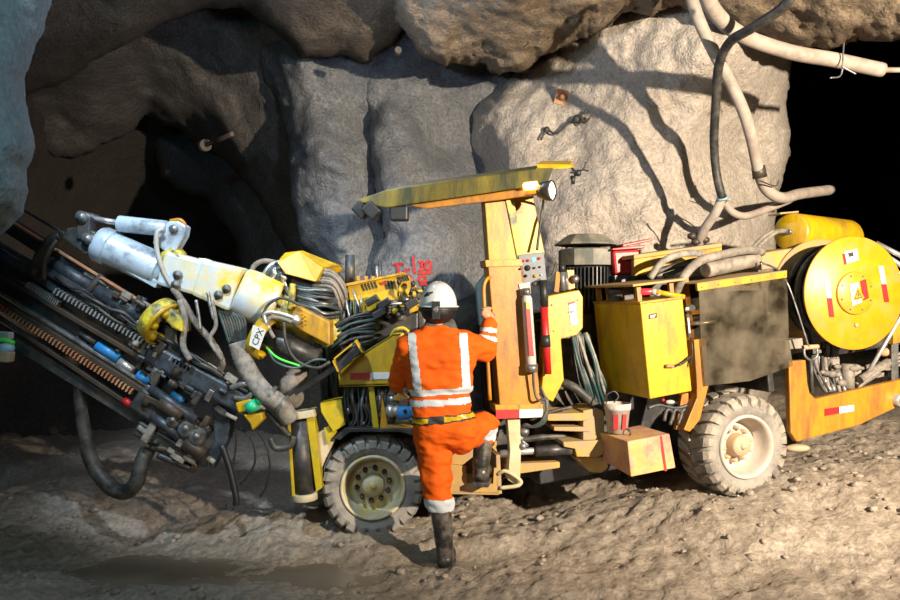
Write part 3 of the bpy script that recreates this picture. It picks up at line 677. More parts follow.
# ---------------- step
mb = MB('yellow_muddy')
mb.prism(FP, [(433, 464), (447, 464), (466, 466), (467, 483), (493, 484), (494, 468), (497, 468), (499, 494), (433, 492)], .0, .03)
mb.prism(FP, [(433, 491), (499, 492), (499, 495), (433, 494)], .0, .35)
mb.prism(FP, [(496, 455), (500, 455), (502, 494), (497, 494)], .0, .35)
mb.prism(FP, [(436, 430), (497, 430), (497, 470), (436, 468)], .33, .36)
mb.lbox(FP, -.46, -.10, .02, .34, -.545, -.533)
st = part(mb, 'step', bevel=.003)
mb = MB('cream'); mb.tube([FP.pt(498, 474, -.0), FP.pt(505, 471, -.03), FP.pt(515, 476, -.04), FP.pt(521, 482, -.04), FP.pt(516, 486, -.04), FP.pt(500, 488, -.01)], .013, 10); part(mb, 'foot_rung', st)
mb = MB('steel')
for k in range(5): mb.tube([FP.pt(521+k*2, 425, .05), FP.pt(523-k, 436, .02), FP.pt(520+k*2, 446, .02)], .009)
mb.ball(FP.pt(525, 432, 0), .03); mb.ball(FP.pt(523, 446, 0), .025); part(mb, 'valve_cluster')
# ---------------- canopy: tray with sloped sides, seen from beside
CW = 1.25
mb = MB('yellow_dirty')
def cpt(x, y, v): 
    u, w = FC.px(x, y, 0); return FC.at(u, v, w)
def slab(mb, top, bot, v0, v1, ins=0):
    return mb
tl = (352, 198); tr2 = (545, 166); bl = (383, 211); br_ = (538, 187)
A = [cpt(354, 200, 0), cpt(385, 206, 0), cpt(538, 185, 0), cpt(545, 166, 0), cpt(385, 190, 0)]
CW = .85; RZ = Vector((0, 0, .17))
mb.hull8([cpt(354, 201, 0), cpt(386, 208, 0), cpt(536, 186, 0), cpt(541, 168, 0), cpt(386, 190, 0)], [cpt(354, 201, CW)+RZ, cpt(386, 205, CW)+RZ, cpt(536, 180, CW)+RZ, cpt(541, 168, CW)+RZ, cpt(386, 190, CW)+RZ])
can = part(mb, 'canopy', bevel=.008)
mb = MB('yellow_orange'); mb.hull8([cpt(402, 203, .05), cpt(424, 208, .05), cpt(500, 199, .05), cpt(556, 190, .05), cpt(548, 182, .05)], [cpt(402, 200, .3), cpt(424, 203, .3), cpt(500, 194, .3), cpt(556, 186, .3), cpt(548, 180, .3)])
part(mb, 'canopy_arm', can, bevel=.006)
mb = MB('yellow_clean'); mb.hull8([cpt(536, 164, .0), cpt(571, 164, .02), cpt(574, 168, .02), cpt(552, 169, .0), cpt(538, 170, 0)], [cpt(536, 164, CW)+RZ, cpt(571, 164, CW)+RZ, cpt(574, 168, CW)+RZ, cpt(552, 169, CW)+RZ, cpt(538, 170, CW)+RZ])
part(mb, 'canopy_tail', can, bevel=.004)
mb = MB('yellow_dirty'); mb.hull8([cpt(536, 168, .0), cpt(553, 168, .0), cpt(545, 188, .0), cpt(535, 187, 0)], [cpt(536, 168, .02), cpt(553, 168, .02), cpt(545, 188, .02), cpt(535, 187, .02)]); part(mb, 'end_plate', can)
mb = MB('lamp_warm'); mb.hull8([cpt(523, 183, -.01), cpt(537, 181, -.01), cpt(539, 188, -.01), cpt(523, 189, -.01)], [cpt(523, 183, .1), cpt(537, 181, .1), cpt(539, 188, .1), cpt(523, 189, .1)]); part(mb, 'warm_lamp', can, bevel=.01)
def work_lamp(x, y, v, d, r, mt, lens):
    c_ = cpt(x, y, v); mb = MB(mt); mb.lathe(c_, d, [(-.09, .0), (-.085, r*.6), (-.03, r*.95), (0, r), (.012, r), (.012, r*.86)], 24, caps=False)
    o_ = part(mb, 'work_lamp', can); mb = MB(lens); mb.lathe(c_, d, [(.004, r*.88), (.014, r*.6), (.018, 0)], 24, caps=False); ob = mb.build('lens', None); ob.parent = can; ob.location = ob.location-wloc(can)
    return o_
work_lamp(551, 191, -.02, Vector((.85, -.5, 0)), .065, 'black_paint', 'lamp_glass')
for x, y, v, r in ((361, 208, .05, .055), (372, 209, .02, .05)):
    mb = MB('black'); c_ = cpt(x, y, v); mb.beam(c_+Vector((0, .08, .0)), c_+Vector((-.01, -.05, -.01)), .105, .09); o_ = part(mb, 'work_lamp', can, bevel=.012)
    mb = MB('lens_dark'); mb.beam(c_+Vector((-.01, -.051, -.01)), c_+Vector((-.01, -.056, -.01)), .085, .07); part(mb, 'lamp_lens', can)
mb = MB('black'); c_ = cpt(396, 211, .1); mb.beam(c_+Vector((0, .1, 0)), c_+Vector((0, -.08, -.01)), .12, .10); part(mb, 'work_lamp', can, bevel=.012)
mb = MB('black'); mb.tube([cpt(571, 168, .0), cpt(578, 172, 0), cpt(584, 168, 0), cpt(586, 162, 0)], .006); mb.tube([cpt(570, 173, .0), cpt(582, 170, 0), cpt(589, 171, 0)], .005); mb.ball(cpt(578, 173, 0), .022); mb.cyl(cpt(573, 176, 0), cpt(573, 184, 0), .018, .012); mb.tube([cpt(572, 168, 0), cpt(576, 176, 0)], .008); part(mb, 'rear_bracket', can)
mb = MB('rubber'); mb.tube([cpt(544, 188, .02), FP.pt(543, 205, .05), FP.pt(540, 225, .05), FP.pt(537, 250, .02)], .009); part(mb, 'lamp_cable', can)
# ---------------- control panel
mb = MB('grey_panel'); mb.prism(FP, [(518, 255), (544, 252), (547, 282), (522, 286)], -.02, .06); cp = part(mb, 'control_panel', bevel=.004)
for (x, y, r, m_, nm) in ((523, 261, .010, 'lamp_red', 'red_lamp'), (528, 260.5, .010, 'lamp_red', 'red_lamp'), (533.5, 259.5, .013, 'lamp_green', 'green_lamp'), (539, 258.5, .010, 'lamp_red', 'red_lamp'), (527.5, 268, .020, 'black', 'dial'), (534, 268, .008, 'black', 'switch'), (539.5, 267, .007, 'black', 'switch'), (535, 276, .013, 'yellow_clean', 'yellow_knob'), (541, 275, .007, 'white', 'switch'), (525.5, 276, .011, 'black', 'switch'), (520, 269, .008, 'black', 'switch')):
    mb = MB(m_); c_ = FP.pt(x, y, -.02); mb.lathe(c_, -FP.V, [(0, r), (.012, r*.9), (.016, 0)], 14, caps=False); part(mb, nm, cp)
mb = MB('white_dirty'); mb.prism(FP, [(519, 284), (530, 282), (531, 294), (521, 296)], -.03, .0); mb.m('steel').cyl(FP.pt(533, 285, -.02), FP.pt(541, 281, -.02), .02); part(mb, 'manifold')
# extinguisher and marker tube
mb = MB('white_dirty'); mb.lathe(FP.pt(531.5, 369, -.07), FP.pt(526.5, 293, -.07)-FP.pt(531.5, 369, -.07), [(0, .0), (.0, .025), (.02, .034), (.46, .034), (.49, .022), (.52, .015), (.53, 0)], 20, caps=False); ex = part(mb, 'white_cylinder')
mb = MB('red'); mb.prism(FP, [(526, 308), (530, 308), (534, 356), (529.5, 356)], -.108, -.07); mb.m('yellow_clean').prism(FP, [(526, 302), (529.5, 302), (530, 309), (526.5, 309)], -.109, -.07); part(mb, 'red_label', ex)
mb = MB('steel'); mb.cyl(FP.pt(531.5, 364, -.07), FP.pt(531.5, 372, -.07), .042); part(mb, 'end_fitting', ex); mb = MB('steel'); mb.cyl(FP.pt(526, 288, -.07), FP.pt(527, 296, -.07), .026); part(mb, 'end_fitting', ex)
mb = MB('red'); mb.cyl(FP.pt(544, 306, -.06), FP.pt(548, 374, -.06), .024)
o_ = part(mb, 'red_pole'); mb = MB('black'); mb.cyl(FP.pt(543, 280, -.06), FP.pt(544.5, 307, -.06), .026); part(mb, 'black_sleeve', o_); mb = MB('black'); mb.cyl(FP.pt(545.3, 335, -.06), FP.pt(546.2, 347, -.06), .03); part(mb, 'black_sleeve', o_)
mb = MB('rubber'); mb.tube([FP.pt(533, 372, -.08), FP.pt(534, 388, -.07), FP.pt(538, 400, -.08), FP.pt(547, 398, -.06)], .008); part(mb, 'thin_cable'); mb = MB('rubber'); mb.tube([FP.pt(541, 282, -.03), FP.pt(552, 275, .05), FP.pt(556, 262, .05)], .008); part(mb, 'thin_cable')
# ---------------- operator guard cabinet
mb = MB('yellow_clean'); mb.prism(FP, [(548, 296), (579, 290), (583, 297), (583, 328), (577, 335), (561, 339), (564, 380), (553, 402), (541, 396), (546, 340)], .0, .16)
gc = part(mb, 'guard_cabinet', bevel=.006)
mb = MB('white'); mb.prism(FP, [(568.5, 305), (575.5, 303), (578, 325), (571, 325)], -.005, .0); mb.m('red').prism(FP, [(568, 302.5), (575, 301), (575.5, 304), (568.5, 305.5)], -.005, 0); mb.m('ink'); text_bm(mb, 'HPC', FP, 572.3, 312, .028, -.008, ang=.1); part(mb, 'white_label', gc)
for x, y in ((552, 305), (554, 331), (578, 300)): 
    mb = MB('hub_tan'); mb.ball(FP.pt(x, y, -.002), .008, sub=1); part(mb, 'bolt', gc)
mb = MB('steel'); mb.cyl(FP.pt(563, 291, .08), FP.pt(562, 270, .08), .02); mb.cyl(FP.pt(567, 290, .08), FP.pt(566, 272, .08), .012); mb.m('black').cyl(FP.pt(562, 272, .08), FP.pt(562, 264, .08), .024); mb.m('yellow_orange').beam(FP.pt(556, 292, .1), FP.pt(558, 272, .1), .03, .05); mb.prism(FP, [(567, 270), (574, 270), (575, 288), (568, 290)], .1, .13); mb.m('steel').ball(FP.pt(575, 279, .08), .03); part(mb, 'lever_stand', gc)
# ---------------- electric motor
mc = FP.pt(588, 330, .65); 
mb = MB('black_paint')
mb.lathe(mc+Vector((0, 0, -.55)), (0, 0, 1), [(0, .17), (1.03, .17)], 32)
for k in range(44):
    a = 2*PI*k/44; d = Vector((math.cos(a), math.sin(a), 0)); mb.beam(mc+d*.185+Vector((0, 0, -.5)), mc+d*.185+Vector((0, 0, .47)), .05, .008, up=Vector((-d.y, d.x, 0)))
mot = part(mb, 'electric_motor')
mb = MB('motor_grey'); t_ = mc.z; zt = P(588, 266, mc.y).z; zb = P(588, 250, mc.y).z
mb.lathe(Vector((mc.x, mc.y, zt)), (0, 0, 1), [(0, .19), (.0, .225), (zb-zt, .225), (zb-zt+.01, .17)], 10, smooth=False); part(mb, 'motor_hood', mot, bevel=.005)
mb = MB('motor_grey'); mb.lathe(Vector((mc.x-.02, mc.y, zb+.03)), (0, 0, 1), [(0, .20), (.005, .24), (.015, .235), (.075, .15), (.085, .13), (.085, 0)], 10, smooth=False, caps=False)
part(mb, 'rain_cap', mot)
for s_ in (-.17, .17):
    mb = MB('black'); mb.cyl(Vector((mc.x+s_, mc.y-.05, zb-.02)), Vector((mc.x+s_, mc.y-.05, zb+.04)), .01); part(mb, 'spacer', mot)
# ---------------- front body
mb = MB('yellow_clean')
mb.prism(FF, [(338, 369), (393, 334), (401, 333), (407, 366), (403, 385), (339, 387)], -.03, .0)
wing = part(mb, 'wing_guard', bevel=.004)
mb = MB('yellow_lime'); mb.prism(FF, [(338, 369), (393, 334), (401, 333), (401, 335), (393, 336), (338, 371)], -.03, .18); mb.prism(FF, [(339, 385), (403, 383), (403, 385), (339, 387)], -.03, .18); part(mb, 'guard_flange', wing)
strip('reflective_strip', FF, [(350, 373), (390, 372), (390, 379), (350, 380)], -.03, wing)
mb = MB('yellow_lime'); mb.tube([FF.pt(391, 336, -.02), FF.pt(395, 330, -.02), FF.pt(403, 328, -.02), FF.pt(409, 332, -.02)], .012, 10); mb.tube([FF.pt(396, 345, -.02), FF.pt(398, 337, -.02), FF.pt(404, 334, -.02)], .010, 10); part(mb, 'grab_handle', wing)
mb = MB('yellow_lime'); mb.prism(FF, [(368, 387), (374, 387), (379, 428), (373, 428)], .0, .06); part(mb, 'front_column', bevel=.004); mb = MB('yellow_lime')
mb.prism(FF, [(320, 403), (341, 399), (345, 425), (333, 432), (321, 412)], -.04, .12)
part(mb, 'front_bracket', bevel=.004)
mb = MB('yellow'); mb.prism(FF, [(382, 395), (388, 425), (416, 428), (416, 436), (408, 430), (383, 430), (380, 428)], .0, .1); mb.prism(FF, [(398, 393), (409, 399), (400, 401), (392, 400)], .0, .12); part(mb, 'side_frame', bevel=.004)
mb = MB('black_paint'); mb.prism(FF, [(345, 428), (417, 429), (421, 438), (400, 432), (350, 432), (340, 440), (333, 438)], -.03, .3); part(mb, 'mudguard', bevel=.003)
mb = MB('cream'); mb.prism(FF, [(318, 432), (332, 428), (337, 436), (325, 460), (318, 478), (300, 490), (300, 465)], .03, .2); part(mb, 'front_frame', bevel=.008)
mb = MB('yellow_lime'); mb.prism(FF, [(324, 428), (336, 427), (337, 432), (327, 445)], .0, .05); part(mb, 'lug_plate', bevel=.003)
mb = MB('blue'); mb.cyl(FF.pt(398, 413, .03), FF.pt(416, 413, .03), .048); pu = part(mb, 'blue_pump')
mb = MB('steel_light'); mb.lathe(FF.pt(385, 411, .03), Vector((1, 0, 0)), [(0, .02), (.02, .045), (.05, .05), (.07, .035), (.09, .048), (.1, .03)], 20); mb.m('steel').cyl(FF.pt(392, 402, .03), FF.pt(392, 396, .03), .03); part(mb, 'pump_body', pu)
mb = MB('black'); mb.lathe(FF.pt(405, 411, -.018), Vector((0, -1, 0)), [(0, .015), (.008, .015), (.008, 0)], 12); mb.m('red').ball(FF.pt(408, 401, .0), .012); part(mb, 'port_plug', pu)
# core behind
mb = MB('black_paint'); mb.lbox(FF, -.35, .9, .36, 1.1, -.1, .95); mb.lbox(FF, .3, 1.2, .45, 1.0, -.1, .6); part(mb, 'frame_filler', bevel=.01)
cm = random.Random(11)
for i in range(16):
    x = 345+i*3.3; mb = MB(['hose_teal', 'rubber', 'steel', 'rubber'][i % 4]); mb.tube([FF.pt(x, 388, .05), FF.pt(x+cm.uniform(-5, 5), 402, .02), FF.pt(x+cm.uniform(-6, 8), 418, .06), FF.pt(x+cm.uniform(-4, 6), 430, .1)], cm.choice((.008, .011))); part(mb, 'hydraulic_hose')
mb = MB('steel')
for i in range(14): mb.ball(FF.pt(348+cm.uniform(0, 40), 390+cm.uniform(0, 34), .06), cm.uniform(.012, .026), (1, 1, 1.4), sub=1)
part(mb, 'hose_fittings', kind='stuff')
# stabiliser jack
mb = MB('cream'); mb.prism(FF, [(287, 414), (313, 410), (315, 417), (289, 421)], -.07, .09)
jk = part(mb, 'jack_leg', bevel=.004)
mb = MB('yellow_lime'); mb.prism(FF, [(287, 418), (290, 418), (295, 497), (292, 497)], -.07, .09); mb.prism(FF, [(306, 416), (314, 415), (322, 488), (316, 492)], -.05, .09); mb.m('black_paint').prism(FF, [(290, 418), (308, 416), (317, 490), (296, 496)], .04, .08); part(mb, 'jack_housing', jk, bevel=.003)
mb = MB('steel_dark'); mb.cyl(FF.pt(299, 421, -.03), FF.pt(305, 494, -.03), .062); part(mb, 'jack_cylinder', jk)
mb = MB('cream'); mb.cyl(FF.pt(305, 493, -.03), FF.pt(305.5, 500, -.03), .085); part(mb, 'jack_foot', jk, bevel=.006)
# black lamp bar beside guard
mb = MB('black'); mb.beam(P(338, 368, 5.28), P(361, 346, 5.28), .055, .08); mb.beam(P(295, 393, 5.3), P(338, 366, 5.28), .035, .035); mb.m('yellow_clean').beam(P(334, 360, 5.26), P(339, 371, 5.26), .01, .1); mb.beam(P(356, 340, 5.26), P(363, 352, 5.26), .01, .1); mb.beam(P(334, 359, 5.25), P(357, 340, 5.25), .01, .02); part(mb, 'black_bar')
# ---------------- valve console
mb = MB('yellow_clean'); mb.prism(FF, [(347, 284), (404, 272), (413, 280), (418, 290), (432, 288), (436, 296), (420, 310), (400, 316), (380, 305), (360, 318), (353, 321)], .12, .2)
con = part(mb, 'valve_console', bevel=.004)
mb = MB('yellow'); mb.prism(FF, [(328, 287), (404, 272), (404, 274), (347, 286), (330, 289)], .05, .5); part(mb, 'console_top', con)
def slots(x, y, n_, dx, dy, par, sx=3.4, sy=8):
    for k in range(n_):
        mb = MB('ink'); mb.prism(FF, [(x+k*dx, y+k*dy), (x+k*dx+sx*.6, y+k*dy-.6), (x+k*dx+sx+1.4, y+k*dy+sy), (x+k*dx+sx*.4+1.4, y+k*dy+sy+.6)], .112, .121); part(mb, 'vent_slot', par)
slots(361, 284.5, 5, 3.2, -.7, con, 2.4, 6); slots(384, 281, 4, 3.0, 0, con, 2.6, 8); slots(397, 277, 5, 2.3, -.5, con, 1.8, 5)
mb = MB('red'); mb.prism(FF, [(380, 283), (384, 281), (387, 284), (382, 285)], .105, .12); part(mb, 'red_mark', con)
for x, y, x2, y2, m_ in ((398, 296, 399, 282, 'black'), (409, 295, 413, 284, 'black'), (413, 304, 412, 292, 'black'), (426, 296, 424, 288, 'black'), (402, 300, 400, 290, 'yellow_clean'), (418, 302, 414, 294, 'yellow_clean')):
    mb = MB('steel_dark'); mb.cyl(FF.pt(x, y, .08), FF.pt(x2, y2, .04), .006); mb.m(m_).ball(FF.pt(x2, y2, .04), .017, (1, 1, 1.4)); part(mb, 'control_lever', con)
for x, w_, h_, m_ in ((350, 10, 31, 'steel_dark'), (377, 4, 20, 'steel'), (380, 4, 25, 'steel_dark')):
    mb = MB(m_); mb.cyl(FF.pt(x, 286, .3), FF.pt(x, 286-h_, .3), w_/2/FL*5.6); part(mb, 'upright_cylinder')
for x in (358, 366, 373): 
    mb = MB('yellow'); mb.cyl(FF.pt(x, 284, .2), FF.pt(x, 276, .2), .015); part(mb, 'cable_clamp', con)
# dark valve bank
vb_ = MB('black_paint'); vb_.prism(FF, [(322, 300), (350, 292), (356, 322), (380, 308), (400, 318), (418, 312), (418, 330), (395, 333), (340, 366), (322, 366)], .2, .5); vbo = part(vb_, 'valve_bank', bevel=.01)
for i in range(26):
    mb = MB(cm.choice(['black', 'steel_dark', 'steel', 'black', 'hose_teal'])); x = 332+cm.uniform(0, 78); y = max(292, 340-(x-330)*.38)+cm.uniform(-16, 6)
    y = min(y, 366-(x-338)*.62-3) if x > 338 else y
    a_ = cm.uniform(-1, 1); L_ = cm.uniform(5, 14); mb.cyl(FF.pt(x, y, .1+cm.uniform(0, .08)), FF.pt(x+L_*math.cos(a_), y+L_*math.sin(a_)*.6, .1), cm.choice((.012, .018, .028))); part(mb, 'valve_spool', vbo)
for x, y in ((372, 300), (379, 313), (384, 303), (412, 303)):
    mb = MB('black'); mb.beam(FF.pt(x-6, y+4, .02), FF.pt(x+6, y-3, .02), .05, .06); part(mb, 'switch_box', vbo, bevel=.006)
mb = MB('yellow_clean'); mb.lathe(FF.pt(395, 311, -.0), (0.3, -1, 0), [(0, .022), (.01, .022), (.01, 0)], 16); part(mb, 'yellow_cap', vbo)
for x0_, y0_, x1_, y1_ in ((353, 290, 361, 312), (346, 300, 352, 330), (361, 296, 362, 310), (381, 305, 402, 303)):
    mb = MB('steel_light'); mb.cyl(FF.pt(x0_, y0_, .06), FF.pt(x1_, y1_, .04), .006); part(mb, 'control_lever', vbo)
for i in range(14):
    x = 322+i*2.6; mb = MB(['hose_teal', 'rubber', 'black', 'hose_teal'][i % 4]); mb.tube([FF.pt(x+cm.uniform(-2, 3), 300, .12), FF.pt(x-2+cm.uniform(-4, 4), 325, .06+.01*(i % 3)), FF.pt(x-4+cm.uniform(-5, 5), 350, .08), FF.pt(x-3+cm.uniform(-4, 4), 385, .2), FF.pt(x, 410, .3)], .012); part(mb, 'hanging_hose')
for i in range(8):
    mb = MB(['rubber', 'black', 'hose_teal'][i % 3]); y = 318+i*4; mb.tube([FF.pt(330, y+10, .05), FF.pt(350, y-2+cm.uniform(-4, 4), .02), FF.pt(372, y-6, .05), FF.pt(392-i*4, y-6, .15)], .012); part(mb, 'hydraulic_hose', vbo)
mb = MB('steel_dark'); mb.prism(FF, [(395, 300), (425, 300), (428, 345), (400, 345)], .25, .5); part(mb, 'seat_back', bevel=.02)
# operator seat side panel seen right of the worker
mb = MB('steel_dark'); mb.prism(FP, [(455, 300), (478, 290), (486, 330), (486, 460), (452, 460)], .5, .6); mb.m('pale_blue').prism(FP, [(477, 285), (487, 272), (492, 275), (488, 330), (480, 325)], .12, .2); part(mb, 'seat_panel', bevel=.01)
# ================================================================ boom and feed (children of the rig)
YB = 5.35
def B(x, y, d=0): return P(x, y, YB+d)
# hose hood
hd = [(277, 262), (281, 252), (297, 250), (334, 263), (337, 270), (330, 272), (316, 283), (306, 282), (286, 274)]
FB = Frame(P(300, 265, 5.35), 0, 0)
mb = MB('yellow_clean')
# folded hood: ridge along it
def hb(x, y, v): u, w = FB.px(x, y, 0); return FB.at(u, v, w)
mb.hull8([hb(277, 262, 0), hb(286, 274, -.02), hb(316, 282, -.02), hb(323, 268, 0), hb(297, 250, .06), hb(283, 252, .06)], [hb(277, 260, .3), hb(286, 272, .36), hb(318, 280, .36), hb(336, 268, .36), hb(334, 264, .3), hb(283, 251, .3)])
mb.hull8([hb(323, 268, 0), hb(297, 250, .06), hb(300, 249.5, .1), hb(327, 267, .1)], [hb(334, 263, .22), hb(310, 254, .22), hb(310, 254, .3), hb(336, 265, .3)])
part(mb, 'hose_hood', bevel=.01)
cm = random.Random(21)
for i in range(7):
    mb = MB(['hose_mud', 'hose_wrap', 'rail_tan'][i % 3]); y = 268+i*2.6; mb.tube([B(318-i, y+2, .05), B(332, y+4, .03), B(343-i*.6, y+16+i, .08), B(347-i, 300+i*2, .15)], .013); part(mb, 'hood_hose')
for i in range(9):
    x = 268+i*2.4; mb = MB(['steel_light', 'hose_teal', 'rubber', 'steel'][i % 4]) ; mb.tube([B(290+i, 264+i, .1), B(276, 262+i*1.5, .05), B(x-2, 270+i, .02), B(x-3+cm.uniform(-3, 3), 282, .04), B(x+8, 294+i, .06)], .012); part(mb, 'hose_loop')
mb = MB('hose_mud'); mb.tube([B(274, 262, .1), B(263, 261, .05), B(254, 266, .05), B(252, 275, .05), B(258, 283, .05)], .018, 10); part(mb, 'hose_loop')
for i in range(12):
    mb = MB(['hose_teal', 'steel', 'black', 'steel_dark'][i % 4]); y = 286+i*2.2; mb.tube([B(290+i, y-2, .02), B(305+i, y+2, -.01), B(325, y+5+cm.uniform(-3, 3), .0), B(340, y+6, .1)], .010); part(mb, 'valve_hose')
mb = MB('yellow_worn'); mb.tube([B(293, 284, -.02), B(292, 297, -.03), B(290, 310, -.02)], .022, 8); part(mb, 'hood_support')
mb = MB('steel_dark'); mb.cyl(B(292, 283, .1), B(338, 303, .1), .06); part(mb, 'hose_manifold')
# main boom: pale sleeve, yellow root, tapered
mb = MB('boom_patch')
dA = B(180, 266); dBm = B(262, 303, .05)
mb.beam(B(166, 268), B(205, 279), .24, .22, taper=1.0)
mb.beam(B(200, 277), B(240, 290, .02), .25, .24, taper=1.22)
mb.lathe(B(238, 290, .02), B(290, 312, .1)-B(238, 290, .02), [(0, .12), (0, .165), (.10, .175), (.27, .175), (.275, .15)], 28)
boom = part(mb, 'boom', bevel=.03)
mb = MB('yellow_worn'); mb.cyl(B(262, 302, .06), B(338, 335, .2), .125); mb.m('yellow').prism(FB, [(296, 305), (330, 322), (330, 346), (300, 330), (288, 322)], -.12, .05); part(mb, 'boom_root', bevel=.01)
mb = MB('steel_light'); mb.lathe(B(296, 320, -.13), Vector((0, -1, 0)), [(0, .035), (.025, .033), (.03, 0)], 18); mb.m('ink')
for k in range(6): mb.ball(B(302+k % 2*3, 315+k*2, -.14), .006, sub=1)
part(mb, 'pivot_cap', boom)
for x, y in ((178, 275), (176, 285), (219, 295), (227, 289)):
    mb = MB('steel'); mb.lathe(B(x, y, -.12), Vector((0, -1, 0)), [(0, .032), (.02, .030), (.02, .012), (.028, .012), (.028, 0)], 16, caps=False); part(mb, 'pin_cap', boom)
for x, y in ((224, 270), (243, 278)):
    mb = MB('blue' if x == 224 else 'white_dirty'); mb.ball(B(x, y, .03), .022); part(mb, 'grease_fitting', boom)
mb = MB('white'); mb.lathe(B(205, 262, .02), Vector((.2, 0, 1)), [(0, .05), (.02, .045), (.025, 0)], 16); part(mb, 'boss', boom)
# knuckle
mb = MB('yellow_worn'); mb.ball(B(174, 262, .02), .12, (.8, 1, 1)); mb.cyl(B(164, 280, .0), B(184, 256, .0), .09, .11); kn = part(mb, 'boom_knuckle')
mb = MB('boom_white'); mb.prism(FB, [(160, 230), (168, 221), (178, 221), (186, 226), (184, 236), (174, 253), (166, 252), (152, 243)], -.06, .05); part(mb, 'knuckle_bracket', kn, bevel=.01)
mb = MB('yellow_orange'); mb.tube([B(170, 221, -.03), B(180, 220, -.03), B(185, 226, -.03), B(183, 236, -.03), B(177, 248, -.03)], .013, 8); mb.m('steel').lathe(B(174, 229, -.06), Vector((0, -1, 0)), [(0, .03), (.015, .03), (.015, 0)], 16); part(mb, 'bracket_rim', kn)
# boom head tube
mb = MB('boom_white'); h0 = B(98, 243); h1 = B(166, 273); dh_ = h1-h0
mb.lathe(h0, dh_, [(0, .09), (0, .115), (.03, .13), (.09, .13), (.10, .118), (.46, .118), (.47, .10), (.52, .09)], 28)
mb.beam(B(120, 262, -.02), B(160, 285, -.02), .05, .12)
hdp = part(mb, 'boom_head', bevel=.004)
mb = MB('boom_white'); mb.cyl(B(118, 223.5, -.02), B(168, 229, -.02), .056); hx = part(mb, 'tilt_cylinder', bevel=.01)
mb = MB('steel_light'); mb.cyl(B(90, 218, -.02), B(119, 223, -.02), .02); part(mb, 'piston_rod', hx)
mb = MB('steel_dark'); mb.prism(FB, [(62, 238), (66, 228), (80, 226), (95, 232), (94, 248), (86, 255), (72, 246)], -.08, .10); mb.beam(B(86, 240, -.05), B(87, 217, -.05), .09, .10)
lk = part(mb, 'link_plate', bevel=.01)
for x, y, r in ((88, 239, .04), (82, 217, .04)):
    mb = MB('steel'); mb.lathe(B(x, y, -.10), Vector((0, -1, 0)), [(-.2, r), (.02, r), (.025, r*.6), (.035, r*.5), (.035, 0)], 18, caps=False); part(mb, 'link_pin', lk)
mb = MB('white_dirty'); mb.tube([B(163, 229, -.1), B(157, 233, -.12), B(157, 250, -.12), B(163, 270, -.12), B(173, 288, -.12)], .016, 10); mb.m('hose_mud').tube([B(173, 288, -.12), B(185, 305, -.12), B(195, 322, -.1), B(214, 345, -.1), B(222, 362, -.1), B(220, 370, -.08)], .022, 10, wrap=.12); part(mb, 'boom_hose')
mb = MB('rail_tan'); mb.tube([B(57, 240, -.1), B(50, 250, -.12), B(44, 264, -.12), B(44, 280, -.1)], .018, 8); part(mb, 'curved_guard')
mb = MB('rubber'); mb.tube([B(60, 236, -.05), B(50, 240, -.06), B(38, 258, -.06), B(33, 275, -.06)], .03, 10); part(mb, 'feed_hose')
# yellow slewing ring
sc_ = B(161, 321, -.1); sax = Vector((.75, -.25, -.55)).normalized()
mb = MB('yellow_worn'); mb.lathe(sc_, sax, [(-.05, .05), (-.05, .155), (0, .165), (.04, .155), (.04, .07)], 28, caps=False); sl = part(mb, 'slew_drive')
mb = MB('yellow_clean')
a1 = sax.cross(Vector((0, 0, 1))).normalized(); a2 = sax.cross(a1)
for k in range(7):
    a = 2*PI*k/7; mb.ball(sc_+sax*.045+(a1*math.cos(a)+a2*math.sin(a))*.115, .032, (1, 1, 1), sub=2)
mb.lathe(sc_, sax, [(.03, .165), (.05, .165), (.05, .145)], 28, caps=False); part(mb, 'slew_bolts', sl)
mb = MB('yellow_worn'); mb.prism(FB, [(157, 302), (168, 306), (182, 318), (183, 333), (172, 328), (160, 315)], -.2, -.02); part(mb, 'slew_cover', sl, bevel=.015)
# yellow ring clamp with hanging label
rcn = B(262, 338, -.06); rax = Vector((.92, -.1, -.40)).normalized()
mb = MB('yellow_clean'); mb.lathe(rcn, rax, [(-.045, .125), (-.05, .14), (.05, .14), (.045, .125), (-.045, .125)], 36, caps=False); rg = part(mb, 'ring_clamp')
mb = MB('white'); mb.prism(FB, [(253, 325), (266, 330), (259, 350), (249, 345)], -.225, -.215); mb.m('ink'); text_bm(mb, 'CPX', FB, 258, 337, .06, -.228, ang=1.15); part(mb, 'white_label', rg)
mb = MB('black_paint'); mb.cyl(B(258, 332, .0), B(318, 360, .0), .075); part(mb, 'support_cylinder')
# hoses around boom root
for pts, r, m_ in (
    ([(262, 318), (268, 305), (282, 298), (300, 305)], .010, 'rubber'),
    ([(270, 330), (264, 316), (270, 312), (282, 314), (294, 318)], .014, 'steel_light'),
    ([(274, 338), (268, 326), (270, 318), (280, 318), (292, 322)], .014, 'hose_mud'),
    ([(268, 350), (276, 362), (296, 368), (314, 360), (326, 360)], .009, 'hose_teal'),
    ([(266, 347), (278, 358), (300, 366)], .008, 'bright_green'),
    ([(284, 322), (286, 342), (296, 360), (316, 368), (330, 362)], .011, 'rubber'),
    ([(212, 300), (216, 325), (210, 340), (222, 360)], .014, 'hose_wrap'),
    ([(180, 300), (185, 320), (183, 345), (190, 360)], .022, 'hose_wrap'),
    ([(196, 300), (199, 318), (200, 330)], .012, 'steel'),
    ([(208, 292), (210, 305), (214, 320)], .012, 'steel')):
    mb = MB(m_); mb.tube([B(x, y, -.15) for x, y in pts], r, 8); part(mb, 'hydraulic_hose')
